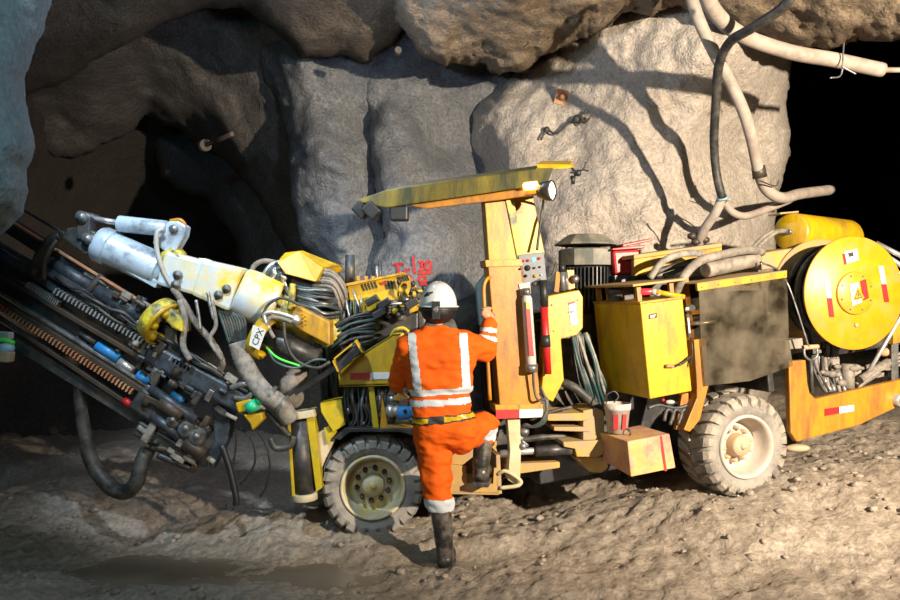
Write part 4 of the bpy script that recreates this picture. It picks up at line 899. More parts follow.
# wrapped bundle
for i in range(9):
    mb = MB('rubber' if i % 3 else 'hose_teal'); mb.tube([B(214+i*2.4, 300+i*1.5, -.05), B(222+i*2.8, 320, -.07), B(230+i*2, 345, -.05)], .012); part(mb, 'bundle_hose')
mb = MB('hose_wrap'); mb.tube([B(238, 342, -.1), B(244, 362, -.1), B(254, 380, -.1), B(266, 394, -.12), B(280, 404, -.1), B(290, 420, -.05)], .062, 16, k=10, wrap=.06); part(mb, 'wrapped_hose_bundle')
for x, y, x2, y2 in ((268, 398, 272, 392), (280, 408, 284, 401)):
    mb = MB('steel'); c_ = B((x+x2)/2, (y+y2)/2, -.11); mb.lathe(c_, Vector((.8, .1, -.6)), [(-.012, .072), (.012, .072)], 20, caps=False); part(mb, 'clamp_band')
mb = MB('hose_mud'); mb.tube([B(300, 362, .15), B(296, 375, .1), B(288, 390, .1), B(294, 400, .2)], .075, 14, k=8, wrap=.08); part(mb, 'wrapped_hose_bundle')
mb = MB('hose_mud'); mb.tube([B(170, 328, -.02), B(172, 345, -.02), B(182, 358, 0)], .04, 12, k=8, wrap=.08); part(mb, 'wrapped_hose_bundle')
# -------------- feed: parallel rails running down to the right
def rail(name, p, q, w_, h_, m_, d=0, d2=None, par=None, lab=None):
    mb = MB(m_); mb.beam(B(*p, d), B(*q, d if d2 is None else d2), h_, w_); o_ = part(mb, name, par, bevel=.003, label=lab); return o_
feed = rail('feed_beam', (-110, 263), (150, 424), .10, .07, 'steel_dark', .02, lab='long dark drill feed beam with toothed racks')
def frail(nm, p, q, a, b, m_, d=0): return rail(nm, p, q, a, b, m_, d, par=feed)
frail('guide_rod', (-110, 244), (130, 405), .03, .028, 'rail_tan', -.06)
frail('guide_rail', (-110, 231), (186, 417), .06, .035, 'rail_tan', -.05)
frail('guide_rail', (-110, 222), (192, 413), .05, .02, 'steel', -.02)
frail('feed_spine', (-110, 212), (200, 402), .12, .09, 'black_paint', .08)
frail('guide_rail', (-110, 209), (200, 392), .07, .03, 'rail_tan', -.04)
frail('feed_spine', (-110, 195), (215, 380), .12, .12, 'steel_dark', .1)
frail('guide_rail', (-60, 208), (210, 370), .05, .025, 'steel_blue', -.03)
frail('feed_spine', (-60, 180), (160, 322), .10, .10, 'black_paint', .1)
frail('guide_rod', (-60, 178), (158, 312), .02, .018, 'rust', -.02)
frail('guide_rod', (40, 262), (185, 352), .03, .03, 'steel_dark', .0)
frail('guide_rail', (0, 252), (120, 330), .05, .05, 'steel_blue', .0)
frail('guide_rod', (-60, 160), (100, 255), .03, .02, 'steel_dark', .1)
# racks: teeth inside one mesh
def rack(p, q, n_, d, m_):
    mb = MB('black'); a = B(*p, d); b = B(*q, d)
    mb.beam(a, b, .012, .03)
    dr_ = (b-a).normalized()
    for k in range(n_):
        c_ = a.lerp(b, (k+.5)/n_); mb.m(m_); L3 = (b-a).length/n_*.22; mb.beam(c_-dr_*L3, c_+dr_*L3, .04, .06)
    part(mb, 'toothed_rack', feed)
rack((-60, 268), (134, 392), 56, -.07, 'rust'); rack((55, 290), (192, 369), 38, -.07, 'steel_light'); rack((28, 284), (60, 304), 16, -.05, 'steel_light')
for p, q, r, m_ in (((97, 345), (119, 359), .036, 'blue'), ((119, 361), (133, 371), .03, 'steel_light'), ((138, 374), (150, 382), .034, 'blue'), ((172, 393), (184, 402), .026, 'blue'), ((80, 332), (96, 343), .022, 'steel_dark')):
    mb = MB(m_); mb.cyl(B(*p, -.02), B(*q, -.02), r); part(mb, 'coupling', feed)
mb = MB('red'); mb.cyl(B(124, 400, -.06), B(131, 405, -.06), .026); part(mb, 'rod_collar', feed, label='worn red collar on the guide rod')
# link cylinders between feed and boom
for p, q, r in (((50, 262), (98, 290), .045), ((98, 290), (150, 322), .06), ((60, 285), (110, 318), .03)):
    mb = MB('steel_blue'); mb.cyl(B(*p, .02), B(*q, .02), r); part(mb, 'feed_cylinder', feed)
cm = random.Random(31)
def clutter(poly_pts, n_, d, mats_, sz, nm, ang=.55, lim=80):
    k = 0; P_ = poly_pts; xs = [p[0] for p in P_]; ys_ = [p[1] for p in P_]
    while k < n_:
        x = cm.uniform(min(xs), max(xs)); y = cm.uniform(min(ys_), max(ys_))
        if sdf(P_, np.array([[x]]), np.array([[y]]))[0, 0] < 2: continue
        mb = MB(cm.choice(mats_)); t = cm.random(); s_ = cm.uniform(*sz); a = ang+cm.uniform(-.12, .12)+(PI/2 if cm.random() < .25 else 0)
        L_ = s_*cm.uniform(1.2, 3.2); dx = Vector((math.cos(a), 0, -math.sin(a))); c_ = B(x, y, d+cm.uniform(-.07, .05))
        if t < .45: mb.cyl(c_-dx*L_/2, c_+dx*L_/2, s_*.5, seg=14); bv = .003
        elif t < .8: mb.beam(c_-dx*L_/2, c_+dx*L_/2, s_, s_); bv = .006
        else: mb.lathe(c_, (0, -1, 0) if cm.random() < .5 else dx, [(-.03, s_*.6), (.01, s_*.6), (.015, s_*.4), (.035, s_*.35), (.035, 0)], 12, caps=False); bv = 0
        part(mb, nm, feed, bevel=bv); k += 1
clutter([(125, 335), (160, 345), (262, 388), (266, 405), (240, 425), (190, 400), (140, 372)], 46, -.06, ['steel_blue', 'steel_dark', 'steel', 'black_paint', 'hose_wrap'], (.022, .06), 'drill_fitting')
clutter([(138, 393), (170, 395), (215, 430), (214, 462), (190, 468), (140, 440)], 34, -.04, ['steel_dark', 'steel_blue', 'rail_tan', 'hose_wrap'], (.025, .06), 'rock_drill_fitting')
clutter([(80, 255), (110, 280), (170, 315), (165, 330), (140, 335), (90, 300)], 30, .0, ['steel_dark', 'steel_blue', 'rail_tan', 'steel', 'hose_mud'], (.02, .05), 'carriage_fitting')
clutter([(60, 310), (80, 310), (170, 380), (150, 395), (60, 335)], 10, .03, ['steel_dark', 'steel_blue'], (.02, .04), 'hose_fitting')
for i in range(12):
    s_ = cm.uniform(0, 1); x = 40+s_*150; y = 268+s_*88+cm.uniform(-4, 8); mb = MB(cm.choice(['rubber', 'hose_wrap', 'black', 'steel_blue']))
    mb.tube([B(x, y, -.06), B(x+14, y+7+cm.uniform(-5, 5), -.1), B(x+30, y+18+cm.uniform(-5, 5), -.1), B(x+46, y+29, -.05)], cm.choice((.008, .012, .016)), 8); part(mb, 'feed_hose', feed)
# rock drill body
mb = MB('steel_dark'); mb.beam(B(140, 395), B(205, 440), .17, .20); mb.beam(B(140, 425, .02), B(190, 455, .02), .12, .18)
rd = part(mb, 'rock_drill', bevel=.02)
mb = MB('steel_blue'); mb.beam(B(150, 350, -.02), B(250, 405, -.02), .14, .16); part(mb, 'drill_carriage', bevel=.02)
for x, y, r in ((186, 429, .055), (197, 437, .055), (173, 421, .045)):
    mb = MB('steel'); mb.lathe(B(x, y, -.14), Vector((.25, -1, .5)), [(-.1, r*1.05), (0, r), (.015, r*.85), (.03, r*.4), (.04, r*.35), (.04, 0)], 20, caps=False); part(mb, 'accumulator_cap', rd)
for p, q, r in (((160, 402), (182, 417), .05), ((185, 442), (205, 455), .05), ((150, 388), (196, 420), .03), ((152, 415), (180, 437), .035)):
    mb = MB('steel_blue' if r != .05 else 'rail_tan'); mb.cyl(B(*p, -.12), B(*q, -.12), r); part(mb, 'drill_cylinder', rd)
mb = MB('steel_blue'); mb.lathe(B(205, 466, -.06), Vector((-.25, -.2, 1)), [(0, .02), (.1, .05), (.14, .035)], 14); part(mb, 'outlet_cone', rd)
# centraliser with yellow clamps and green cap
mb = MB('yellow_clean'); mb.prism(FB, [(235, 403), (250, 399), (257, 404), (252, 411), (238, 413)], -.15, -.02); mb.prism(FB, [(243, 415), (262, 413), (263, 420), (252, 431), (250, 424)], -.15, -.02)
cz = part(mb, 'drill_centraliser', bevel=.01)
mb = MB('green'); mb.cyl(B(247, 409, -.14), B(257, 404, -.14), .04); mb.cyl(B(258, 402, -.12), B(264, 398, -.12), .03); part(mb, 'green_cap', cz)
mb = MB('steel'); mb.tube([B(230, 388, -.1), B(245, 384, -.12), B(254, 390, -.12), B(246, 398, -.12), B(234, 398, -.1)], .02, 10); part(mb, 'clamp_ring', cz)
# hoses underneath
mb = MB('rubber'); mb.tube([B(77, 374, .05), B(79, 390, .05), B(84, 430, .05), B(92, 462, .05), B(108, 485, .0), B(124, 492, -.05), B(136, 483, -.08), B(142, 462, -.05), B(148, 450, 0)], lambda t: .032+.018*min(1, t*3), 14, k=10, wrap=.07); part(mb, 'drooping_hose', label='thick black hose drooping to the mud')
for pts, r, m_ in (([(150, 447), (170, 450), (185, 455), (195, 465), (190, 470)], .026, 'rail_tan'), ([(158, 455), (175, 462), (190, 468)], .024, 'steel_dark'), ([(222, 445), (230, 470), (236, 497), (236, 505)], .022, 'black'),
    ([(250, 425), (264, 440), (270, 465), (266, 487), (260, 497)], .007, 'black'), ([(240, 428), (252, 440), (255, 462), (246, 478), (240, 484)], .007, 'black'), ([(236, 428), (236, 445), (234, 460)], .006, 'black'), ([(266, 412), (284, 430), (290, 436)], .02, 'rubber'), ([(270, 438), (276, 448), (290, 446), (294, 436)], .022, 'rubber')):
    mb = MB(m_); mb.tube([B(x, y, -.05) for x, y in pts], r, 10); part(mb, 'hanging_hose')
mb = MB('steel_blue'); mb.prism(FB, [(212, 405), (232, 412), (228, 440), (222, 452), (212, 470), (205, 455), (214, 440)], .0, .12); part(mb, 'rear_plate', bevel=.01)

# ================================================================ loose things
mb = MB('canister_red'); F5 = Frame(FP.pt(625, 272, .5), 10, 3)
mb.hull8([F5.at(-.11, -.08, -.02), F5.at(.09, -.08, -.02), F5.at(.10, -.08, .16), F5.at(-.12, -.08, .16)], [F5.at(-.11, .1, -.02), F5.at(.09, .1, -.02), F5.at(.10, .1, .16), F5.at(-.12, .1, .16)])
cn = empty('red_bin', F5.at(0, 0, -.02)); tag(cn, 'red plastic bin with a lid standing behind the yellow oil tank', 'bin')
mb.build('body', cn, bevel=.02)
mb = MB('canister_red'); mb.hull8([F5.at(-.13, -.1, .16), F5.at(.12, -.1, .165), F5.at(.13, -.1, .19), F5.at(-.13, -.1, .175)], [F5.at(-.13, .12, .16), F5.at(.12, .12, .165), F5.at(.13, .12, .19), F5.at(-.13, .12, .175)])
mb.beam(F5.at(-.06, .0, .19), F5.at(.17, .0, .225), .25, .02, up=Vector((0, 0, 1))); mb.build('lid', cn, bevel=.006)
mb = MB('steel'); mb.cyl(F5.at(.09, -.09, -.02), F5.at(.09, -.09, .16), .008); mb.build('lid_rod', cn)
# shelf plate under the bin
mb = MB('black_paint'); mb.hull8([F5.at(-.12, -.10, -.2), F5.at(.2, -.10, -.2), F5.at(.2, -.10, -.022), F5.at(-.12, -.10, -.022)], [F5.at(-.12, .3, -.2), F5.at(.2, .3, -.2), F5.at(.2, .3, -.022), F5.at(-.12, .3, -.022)]); part(mb, 'deck_shelf')
# yellow-handled tool lying on the tank
tl_ = empty('long_tool', FR.pt(660, 296, .0)); tag(tl_, 'long tool with yellow shaft and pinkish red head lying on the oil tank', 'tool')
mb = MB('yellow_clean'); mb.cyl(FR.pt(656, 292, .03), FR.pt(684, 297, .01), .017); mb.build('shaft', tl_)
mb = MB('paint_red'); mb.m('lamp_red').cyl(FR.pt(640, 292, .08), FR.pt(652, 291.5, .05), .024, .02); mb.build('head', tl_, bevel=.004)
mb = MB('white_dirty'); mb.cyl(FR.pt(651, 291.5, .05), FR.pt(660, 293, .03), .021); mb.build('sleeve', tl_)
# bucket on the step box
uB, wB = FR.px(620, 432, .1); bb = FR.at(ub0-.0, .17, wb1+.004)
bc = P(620, 429, bb.y); bc = Vector((bc.x, bb.y+.04, 0)); 
uu = (bc-FR.o).dot(FR.U); vv = (bc-FR.o).dot(FR.V)
uu = max(uu, ub0+.0); bc = FR.at(ub0+.075, .20, wb1+.004)
bk = empty('paint_bucket', bc); tag(bk, 'muddy white plastic bucket standing on the red-smeared step box', 'bucket')
mb = MB('bucket_white'); mb.lathe(bc, (0, 0, 1), [(.002, 0), (0, .064), (.15, .082), (.152, .088), (.165, .088), (.195, .09), (.195, .084), (.02, .06), (.02, 0)], 32, caps=False); mb.build('body', bk)
mb = MB('steel_dark'); mb.tube([bc+Vector((-.092, 0, .17)), bc+Vector((-.08, -.02, .24)), bc+Vector((-.03, -.03, .275)), bc+Vector((0, -.03, .24)), bc+Vector((-.03, -.03, .2))], .005, 6); mb.build('wire_handle', bk)
mb = MB('paint_red'); 
for a in (-1.2, -1.9):
    d_ = Vector((math.cos(a), math.sin(a), 0)); mb.beam(bc+d_*.077+Vector((0, 0, .03)), bc+d_*.086+Vector((0, 0, .13)), .004, .03, up=Vector((-d_.y, d_.x, 0)))
mb.build('label_patch', bk)
mb = MB('black'); mb.lathe(bc, (0, 0, 1), [(.16, .083), (.16, 0)], 24, caps=False); mb.build('contents', bk)
# spade standing in cut-out
sp = empty('spade', FR.pt(809, 392, .03)); tag(sp, 'short spade with wooden D handle standing in front of the cable reel', 'spade')
mb = MB('wood'); mb.cyl(FR.pt(803, 347.5, .03), FR.pt(818, 346.5, .03), .016); mb.build('grip', sp, bevel=.003)
mb = MB('steel'); mb.tube([FR.pt(804, 349, .03), FR.pt(805, 356, .03), FR.pt(811, 360, .03), FR.pt(817, 356, .03), FR.pt(817, 349, .03)], .009, 8); mb.build('fork', sp)
mb = MB('steel_dark'); mb.cyl(FR.pt(811, 359, .03), FR.pt(811.5, 392, .05), .014); mb.cyl(FR.pt(812, 360, .02), FR.pt(829, 391, -.002), .008); mb.build('shaft', sp)
# ---------------- overhead pipes
mb = MB('pipe_grey'); mb.tube([P(700, -20, 5.3), P(715, 12, 5.5), P(742, 35, 5.7), P(790, 52, 5.8), P(835, 60, 5.9), P(882, 70, 6.0)], .055, 18, k=10)
mb.tube([P(882, 70, 6.0), P(915, 70, 6.1)], .02, 10); hp = empty('ventilation_hose', P(800, 54, 5.8)); tag(hp, 'thick pale pipe sagging across under the ceiling at top right', 'pipe')
mb.build('pipe', hp)
mb = MB('steel'); mb.tube([P(844, 42, 5.85), P(843, 55, 5.82), P(841, 75, 5.82), P(830, 78, 5.8)], .006, 6); mb.tube([P(841, 66, 5.8), P(852, 72, 5.8), P(856, 74, 5.8)], .006, 6); mb.build('wire_hanger', hp)
mb = MB('pipe_grey'); mb.tube([P(686, -20, 6.0), P(699, 20, 6.1), P(714, 52, 6.2), P(728, 78, 6.2), P(743, 110, 6.3), P(752, 140, 6.4), P(759, 172, 6.5), P(767, 190, 6.6), P(782, 198, 6.7), P(800, 194, 6.9), P(830, 190, 7.4)], .048, 16, k=10)
wp = empty('water_pipe', P(743, 110, 6.3)); tag(wp, 'pale mud-coated pipe running down beside the right tunnel mouth and bending right', 'pipe'); mb.build('pipe', wp)
mb = MB('rail_tan'); mb.lathe(P(759, 172, 6.5), Vector((.2, .1, -1)), [(-.05, .055), (.05, .058)], 16); mb.tube([P(758, 180, 6.4), P(775, 186, 6.5), P(779, 180, 6.5)], .006, 6); mb.build('pipe_clamp', wp)
mb = MB('rubber'); mb.tube([P(800, -20, 5.0), P(784, 6, 5.1), P(752, 28, 5.35), P(730, 42, 5.6), P(719, 65, 5.85), P(716, 100, 6.1), P(714, 140, 6.3), P(716, 170, 6.4), P(720, 190, 6.4), P(723, 198, 6.45)], .035, 14, k=10)
cb = empty('black_cable', P(716, 100, 6.1)); tag(cb, 'black cable crossing over the pale pipes and hanging down the bright wall', 'cable'); mb.build('cable', cb)
mb = MB('pale_blue'); mb.lathe(P(722, 197, 6.45), Vector((.2, 0, -1)), [(-.03, .04), (.03, .042)], 14); mb.build('blue_tape', cb)
mb = MB('pipe_grey'); mb.tube([P(721, 200, 6.5), P(716, 212, 6.5), P(704, 230, 6.6), P(698, 246, 6.7)], .04, 12); mb.tube([P(724, 202, 6.5), P(732, 212, 6.55), P(745, 216, 6.6), P(765, 210, 6.8), P(790, 200, 7.0)], .032, 12)
lp_ = empty('branch_pipe', P(720, 205, 6.5)); tag(lp_, 'mud-coated pipe forking below the black cable near the bright wall', 'pipe'); mb.build('pipe', lp_)
mb = MB('rail_tan')
for x, y in ((700, 234), (705, 240), (696, 242), (692, 236)): mb.ball(P(x, y, 6.65), .045, (1, 1, .8), sub=1)
mb.tube([P(676, 215, 6.7), P(688, 222, 6.65), P(699, 230, 6.6)], .006, 6); mb.build('pipe_joint', lp_)
# ---------------- wall details, found by casting rays on the rock
dg = bpy.context.evaluated_depsgraph_get(); dg.update()
def bvh_of(o_):
    b = bmesh.new(); b.from_mesh(o_.data); b.transform(Matrix.Translation(o_.location)); t = BVHTree.FromBMesh(b); b.free(); return t
bR = bvh_of(rw); bM = bvh_of(m2)
def hit(bv, px, py):
    d = Vector(((px-450)/FL, 1, -(py-300)/FL)).normalized(); h = bv.ray_cast(Vector((0, 0, HC)), d)
    return (h[0], h[1]) if h[0] else (P(px, py, 7.8), Vector((0, -1, 0)))
p_, n_ = hit(bR, 563, 98)
rb = empty('bolt_plate', p_); tag(rb, 'rusty square plate of a rock bolt high on the bright wall', 'rock bolt')
nn = Vector((-.2, -.9, -.1)).normalized(); a1 = nn.cross(Vector((.3, 0, 1))).normalized(); a2 = nn.cross(a1)
mb = MB('rust'); k_ = .075; mb.hull8([p_+nn*.03+a1*x*k_+a2*y*k_ for x, y in ((-1, -1), (1, -1), (1, 1), (-1, 1))], [p_+nn*.045+a1*x*k_+a2*y*k_ for x, y in ((-1, -1), (1, -1), (1, 1), (-1, 1))]); mb.build('plate', rb)
mb = MB('rust'); mb.lathe(p_, nn, [(-.15, .02), (.05, .03), (.07, .035), (.09, .03), (.14, .012), (.14, 0)], 14, caps=False); mb.build('bolt', rb)
p_, n_ = hit(bR, 545, 134)
wn = MB('steel_dark'); q = [(540, 141), (546, 132), (556, 135), (568, 124), (578, 118), (586, 112)]; wn.tube([hit(bR, *z)[0]+Vector((0, -.07, 0)) for z in q], .012, 8, k=3)
wn.tube([hit(bR, *z)[0]+Vector((0, -.08, 0)) for z in ((572, 124), (580, 118), (582, 125), (590, 118))], .012, 8, k=3); wn.ball(hit(bR, 546, 131)[0]+Vector((0, -.06, 0)), .035); wn.ball(hit(bR, 576, 120)[0]+Vector((0, -.06, 0)), .04)
tag(wn.build('wire_mesh_end'), 'twisted dark steel wire sticking out of the bright wall below the rusty plate', 'wire')
pc = P(218, 141, 7.6)
rbo = empty('rock_bolt', pc); tag(rbo, 'pale steel rock bolt sticking out in the dark left cavern', 'rock bolt')
mb = MB('rail_tan'); mb.cyl(P(204, 146, 7.9), P(232, 134, 7.4), .022); mb.build('rod', rbo)
mb = MB('rail_tan'); mb.cyl(P(201, 147, 7.95), P(206, 145, 7.85), .06); mb.build('plate', rbo)
p_, n_ = hit(bM, 397, 54)
mb = MB('rail_tan'); p_ = P(397, 54, 7.0); mb.beam(p_+Vector((0, .03, 0)), p_+Vector((0, 0, 0)), .14, .14); mb.cyl(p_, p_+Vector((.02, -.12, 0)), .03); tag(mb.build('bolt_plate'), 'square dark bolt plate high up under the rock brow', 'rock bolt')
# graffiti strokes
mb = MB('paint_red')
def stroke(pts, r=.025):
    q = spline([Vector((x, y, 0)) for x, y in pts], 5)
    w3 = [hit(bM, v.x, v.y)[0] for v in q]
    for a, b in zip(w3, w3[1:]):
        if (b-a).length < .15: mb.beam(a+Vector((0, -.012, 0)), b+Vector((0, -.012, 0)), r, .012)
for s in ([(393, 265), (398, 264), (404, 264)], [(398, 265), (399, 271), (398, 277)], [(410, 269), (405, 271), (405, 275), (411, 276)], [(413, 256), (414, 266), (415, 274)],
          [(418, 262), (423, 262), (421, 266), (423, 269), (419, 271)], [(427, 262), (425, 266), (428, 270), (431, 266), (430, 262), (427, 262)],
          [(418, 273), (425, 273), (432, 272)], [(426, 276), (420, 277), (419, 281), (426, 281), (425, 278)], [(420, 284), (427, 285)], [(408, 281), (413, 279)]):
    stroke(s)
tag(mb.build('graffiti'), 'red painted survey writing Tc 30 on the grey wall above the worker', 'graffiti')
# unidentified small container at the left edge, not a light source
ed = empty('edge_container', P(3, 347, 5.0)); tag(ed, 'small pale blue and green object cut off by the left edge', 'container')
mb = MB('pale_blue'); mb.ball(P(6, 348, 5.0), .055, (1, .8, .7)); mb.build('body', ed)
mb = MB('bright_green'); mb.tube([P(-6, 341, 4.95), P(4, 340, 4.95), P(14, 343, 4.95)], .014, 8); mb.build('rim', ed)
mb = MB('hub_tan'); mb.beam(P(-8, 355, 5.0), P(12, 357, 5.0), .07, .08); mb.build('base', ed, bevel=.01)
mb = MB('white_dirty'); mb.beam(P(-8, 335, 5.02), P(12, 336, 5.02), .05, .06); mb.build('top', ed, bevel=.01)

# ================================================================ worker
def solid(name, prims, vox, smooth, mt, par=None, sub=0):
    """prims: tapered capsules (a, b, ra, rb) or ellipsoids (c, (rx,ry,rz), rot) fused into one continuous surface"""
    mb = MB(mt)
    for p in prims:
        if len(p) == 4:
            a, b, ra, rb_ = p; a = Vector(a); b = Vector(b); d = (b-a); L_ = d.length; d.normalize()
            prof = [(-ra*math.cos(t*PI/12), ra*math.sin(t*PI/12)) for t in range(0, 7)]+[(L_+rb_*math.sin(t*PI/12), rb_*math.cos(t*PI/12)) for t in range(0, 7)]
            mb.lathe(a, d, prof, 20, caps=True)
        else:
            c_, r, rot = p; mb.ball(c_, 1, r, rot, 3)
    ob = mb.build(name, None)
    md = ob.modifiers.new('r', 'REMESH'); md.mode = 'VOXEL'; md.voxel_size = vox; md.use_smooth_shade = True
    sm = ob.modifiers.new('s', 'SMOOTH'); sm.iterations = smooth; sm.factor = .5
    dg = bpy.context.evaluated_depsgraph_get(); dg.update()
    me = bpy.data.meshes.new_from_object(ob.evaluated_get(dg)); ob.modifiers.clear(); ob.data = me
    for f_ in me.polygons: f_.use_smooth = True; f_.material_index = 0
    if not me.materials: me.materials.append(MATS[mt])
    if par: ob.parent = par; ob.location = ob.location-wloc(par)
    return ob
YP = 4.88
def W_(x, y, d=0): return P(x, y, YP+d)
pel = W_(447, 428); lhip = W_(433, 436); rhip = W_(464, 434, .02)
lk_ = W_(437, 492, .02); la = W_(445, 548, .0); 
rk = P(485, 424, 5.10); ra_ = P(481, 463, 5.04)
chest = W_(440, 360, .0); lsh = W_(408, 347, .0); rsh = W_(472, 347, .02)
rel = P(486, 350, 5.00); rwr = P(489, 323, 5.03); rha = P(486, 312, 5.05)
lel = P(399, 382, 5.02); lwr = P(420, 378, 5.24); lha = P(428, 374, 5.28)
head = W_(438, 303, .02)
zfoot = ground(la.x, la.y)
body_pr = [(lhip, lk_, .075, .05), (lk_, la, .05, .035), (la, la+Vector((.0, .15, -.06)), .035, .03), (rhip, rk, .075, .05), (rk, ra_, .05, .035), (ra_, ra_+Vector((-.02, .14, -.06)), .035, .03),
    (lhip, rhip, .09, .09), (pel, chest, .10, .10), (chest+Vector((-.08, 0, 0)), chest+Vector((.08, 0, 0)), .095, .095), (lsh, rsh, .05, .05), (lsh, lel, .045, .036), (lel, lwr, .036, .026), (rsh, rel, .045, .036), (rel, rwr, .036, .026),
    (W_(440, 338, .01), head, .055, .055), (head+Vector((0, 0, -.01)), (.090, .105, .112), None), (head+Vector((0, .1, -.02)), (.016, .03, .02), None), (head+Vector((.095, 0, -.02)), (.012, .022, .034), None), (head+Vector((-.095, 0, -.02)), (.012, .022, .034), None)]
def hand(w, h, up, side):
    d = (h-w).normalized(); up = up.normalized(); s_ = d.cross(up).normalized()*side
    pr = [(w, h, .027, .03), (h-s_*.022, h+s_*.022, .02, .02)]
    for k, L_ in enumerate((.055, .066, .062, .048)):
        o_ = h+s_*(-.03+.02*k)+d*.02; m_ = o_+d*L_*.5-up*.012; e_ = m_+d*L_*.15-up*L_*.5
        pr += [(o_, m_, .0095, .009), (m_, e_, .009, .0075)]
    t0 = w+d*.03-s_*.025; pr += [(t0, t0-s_*.03+d*.02-up*.02, .012, .0105), (t0-s_*.03+d*.02-up*.02, t0-s_*.02+d*.045-up*.04, .0105, .009)]
    return pr
body_pr += hand(rwr, rwr+(rha-rwr).normalized()*.06, Vector((-.4, .6, .3)), 1)+hand(lwr, lwr+(lha-lwr).normalized()*.07, Vector((0, .2, 1)), -1)
man = solid('person', body_pr, .007, 3, 'skin')
tag(man, 'worker in orange reflective coveralls and white helmet climbing onto the rig, seen from behind', 'person')
Vx = Vector((1, 0, 0))
lkk = lk_; cuffL = W_(441, 506, .01); cuffR = rk.lerp(ra_, .30)
cov_pr = [(lhip+Vector((.0, .02, -.02)), lk_, .118, .092), (lk_, cuffL, .09, .082), (rhip+Vector((-.01, .02, -.01)), rk, .118, .088), (rk, cuffR, .084, .078),
    (W_(434, 428), W_(458, 428), .135, .135), (W_(431, 416), W_(452, 416), .125, .125), (W_(430, 400), W_(451, 400), .125, .125),
    (W_(427, 380), W_(452, 380), .13, .135), (W_(424, 358), W_(455, 358), .13, .135), (W_(420, 345, .01), W_(460, 345, .01), .10, .10), (W_(412, 345), W_(467, 345), .082, .082),
    (W_(430, 334), W_(448, 334), .07, .07), (lsh, lel, .082, .070), (lel, lwr, .068, .052), (rsh, rel, .085, .073), (rel, rwr.lerp(rel, .06), .070, .052)]
cov = solid('coverall', cov_pr, .0085, 9, 'orange_cloth', man)
# cloth folds
me = cov.data; cw = wloc(cov)
nrm = [v.normal.copy() for v in me.vertices]
for v, n2 in zip(me.vertices, nrm):
    p = v.co+cw; q = Vector((p.x*7+p.z*4, p.y*7, p.z*13))
    lo = 1.0 if p.z < W_(0, 415).z else .6
    v.co += n2*(.016*lo*noise.noise(q)+.009*noise.noise(q*2.3)+.004*noise.ridged_multi_fractal(Vector((p.x*6, p.y*6, p.z*9)), 1, 2, 2, 1, 2)-.004)
# reflective bands: faces of the coverall lifted a little
def axd(p, a, b):
    d = (b-a); t = (p-a).dot(d)/d.length_squared; return t, (p-a-d*t).length
def band(name, test, off=.004, mt='reflective'):
    bm = bmesh.new(); bm.from_mesh(cov.data); bm.transform(Matrix.Translation(cw)); bm.normal_update()
    bmesh.ops.subdivide_edges(bm, edges=bm.edges[:], cuts=1) if False else None
    kill = [f_ for f_ in bm.faces if not test(f_.calc_center_median(), f_.normal)]
    bmesh.ops.delete(bm, geom=kill, context='FACES')
    if not bm.faces: bm.free(); return
    bmesh.ops.recalc_face_normals
    ns = {v: v.normal.copy() for v in bm.verts}
    for v in bm.verts: v.co += ns[v]*off
    for f_ in bm.faces: f_.material_index = 0
    return finish(bm, name, mt, man)
def scr(p): return (450+p.x/p.y*FL, 300-(p.z-HC)/p.y*FL)
tors = lambda p: abs(p.y-YP) < .2
def zb(y): return W_(0, y).z
def armL(p): return axd(p, lsh, lel)[1] < .088 and p.x < W_(411, 0).x-.0
def brace(cx0, cx1, y0, y1):
    def t_(p, n_):
        if armL(p) and axd(p, lsh, lel)[0] > .05: return False
        x = cx0+(cx1-cx0)*((zb(y0)-p.z)/(zb(y0)-zb(y1)))
        return zb(y1) < p.z < zb(y0) and abs(p.x-(x-450)/FL*YP) < .025 and p.z < zb(332)+1 and n_.y < 1
    return t_
band('shoulder_strap', brace(412, 419, 333, 388)); band('shoulder_strap', brace(463, 466, 333, 388))
inarm = lambda p: (axd(p, lel, lwr)[1] < .085 and 0 < axd(p, lel, lwr)[0]) or (p.x < W_(402, 0).x)
band('waist_band', lambda p, n_: abs(p.z-(zb(391)+.06*(p.x-.0)*1.0+.010)) < .020 and not inarm(p) and abs(p.y-YP) < .25)
band('waist_band', lambda p, n_: abs(p.z-(zb(401)+.06*(p.x-.0)*1.0+.008)) < .020 and not inarm(p) and abs(p.y-YP) < .25)
band('leg_band', lambda p, n_: zb(510) < p.z < zb(498) and abs(p.x-W_(441, 0).x) < .15)
for t0 in (.30, .62):
    band('sleeve_band', lambda p, n_: axd(p, rel, rwr)[1] < .1 and t0 < axd(p, rel, rwr)[0] < t0+.17)
band('leg_band', lambda p, n_: axd(p, rk, ra_)[1] < .12 and -.08 < axd(p, rk, ra_)[0] < .42 and p.z < rk.z-.02 and (p-rk).length < .25)
# belt
bel = band('belt', lambda p, n_: abs(p.z-(zb(416)+.10*(p.x+.0))) < .019 and abs(p.y-YP) < .25 and p.x > -.4, .007, 'yellow_clean')
band('belt_pad', lambda p, n_: abs(p.z-(zb(416)+.10*(p.x+.0))) < .019 and abs(p.y-YP) < .25 and W_(429, 0).x < p.x < W_(444, 0).x and n_.y < 0, .010, 'ink')
band('belt_edge', lambda p, n_: .015 < abs(p.z-(zb(416)+.10*(p.x+.0))) < .023 and abs(p.y-YP) < .25, .009, 'ink')
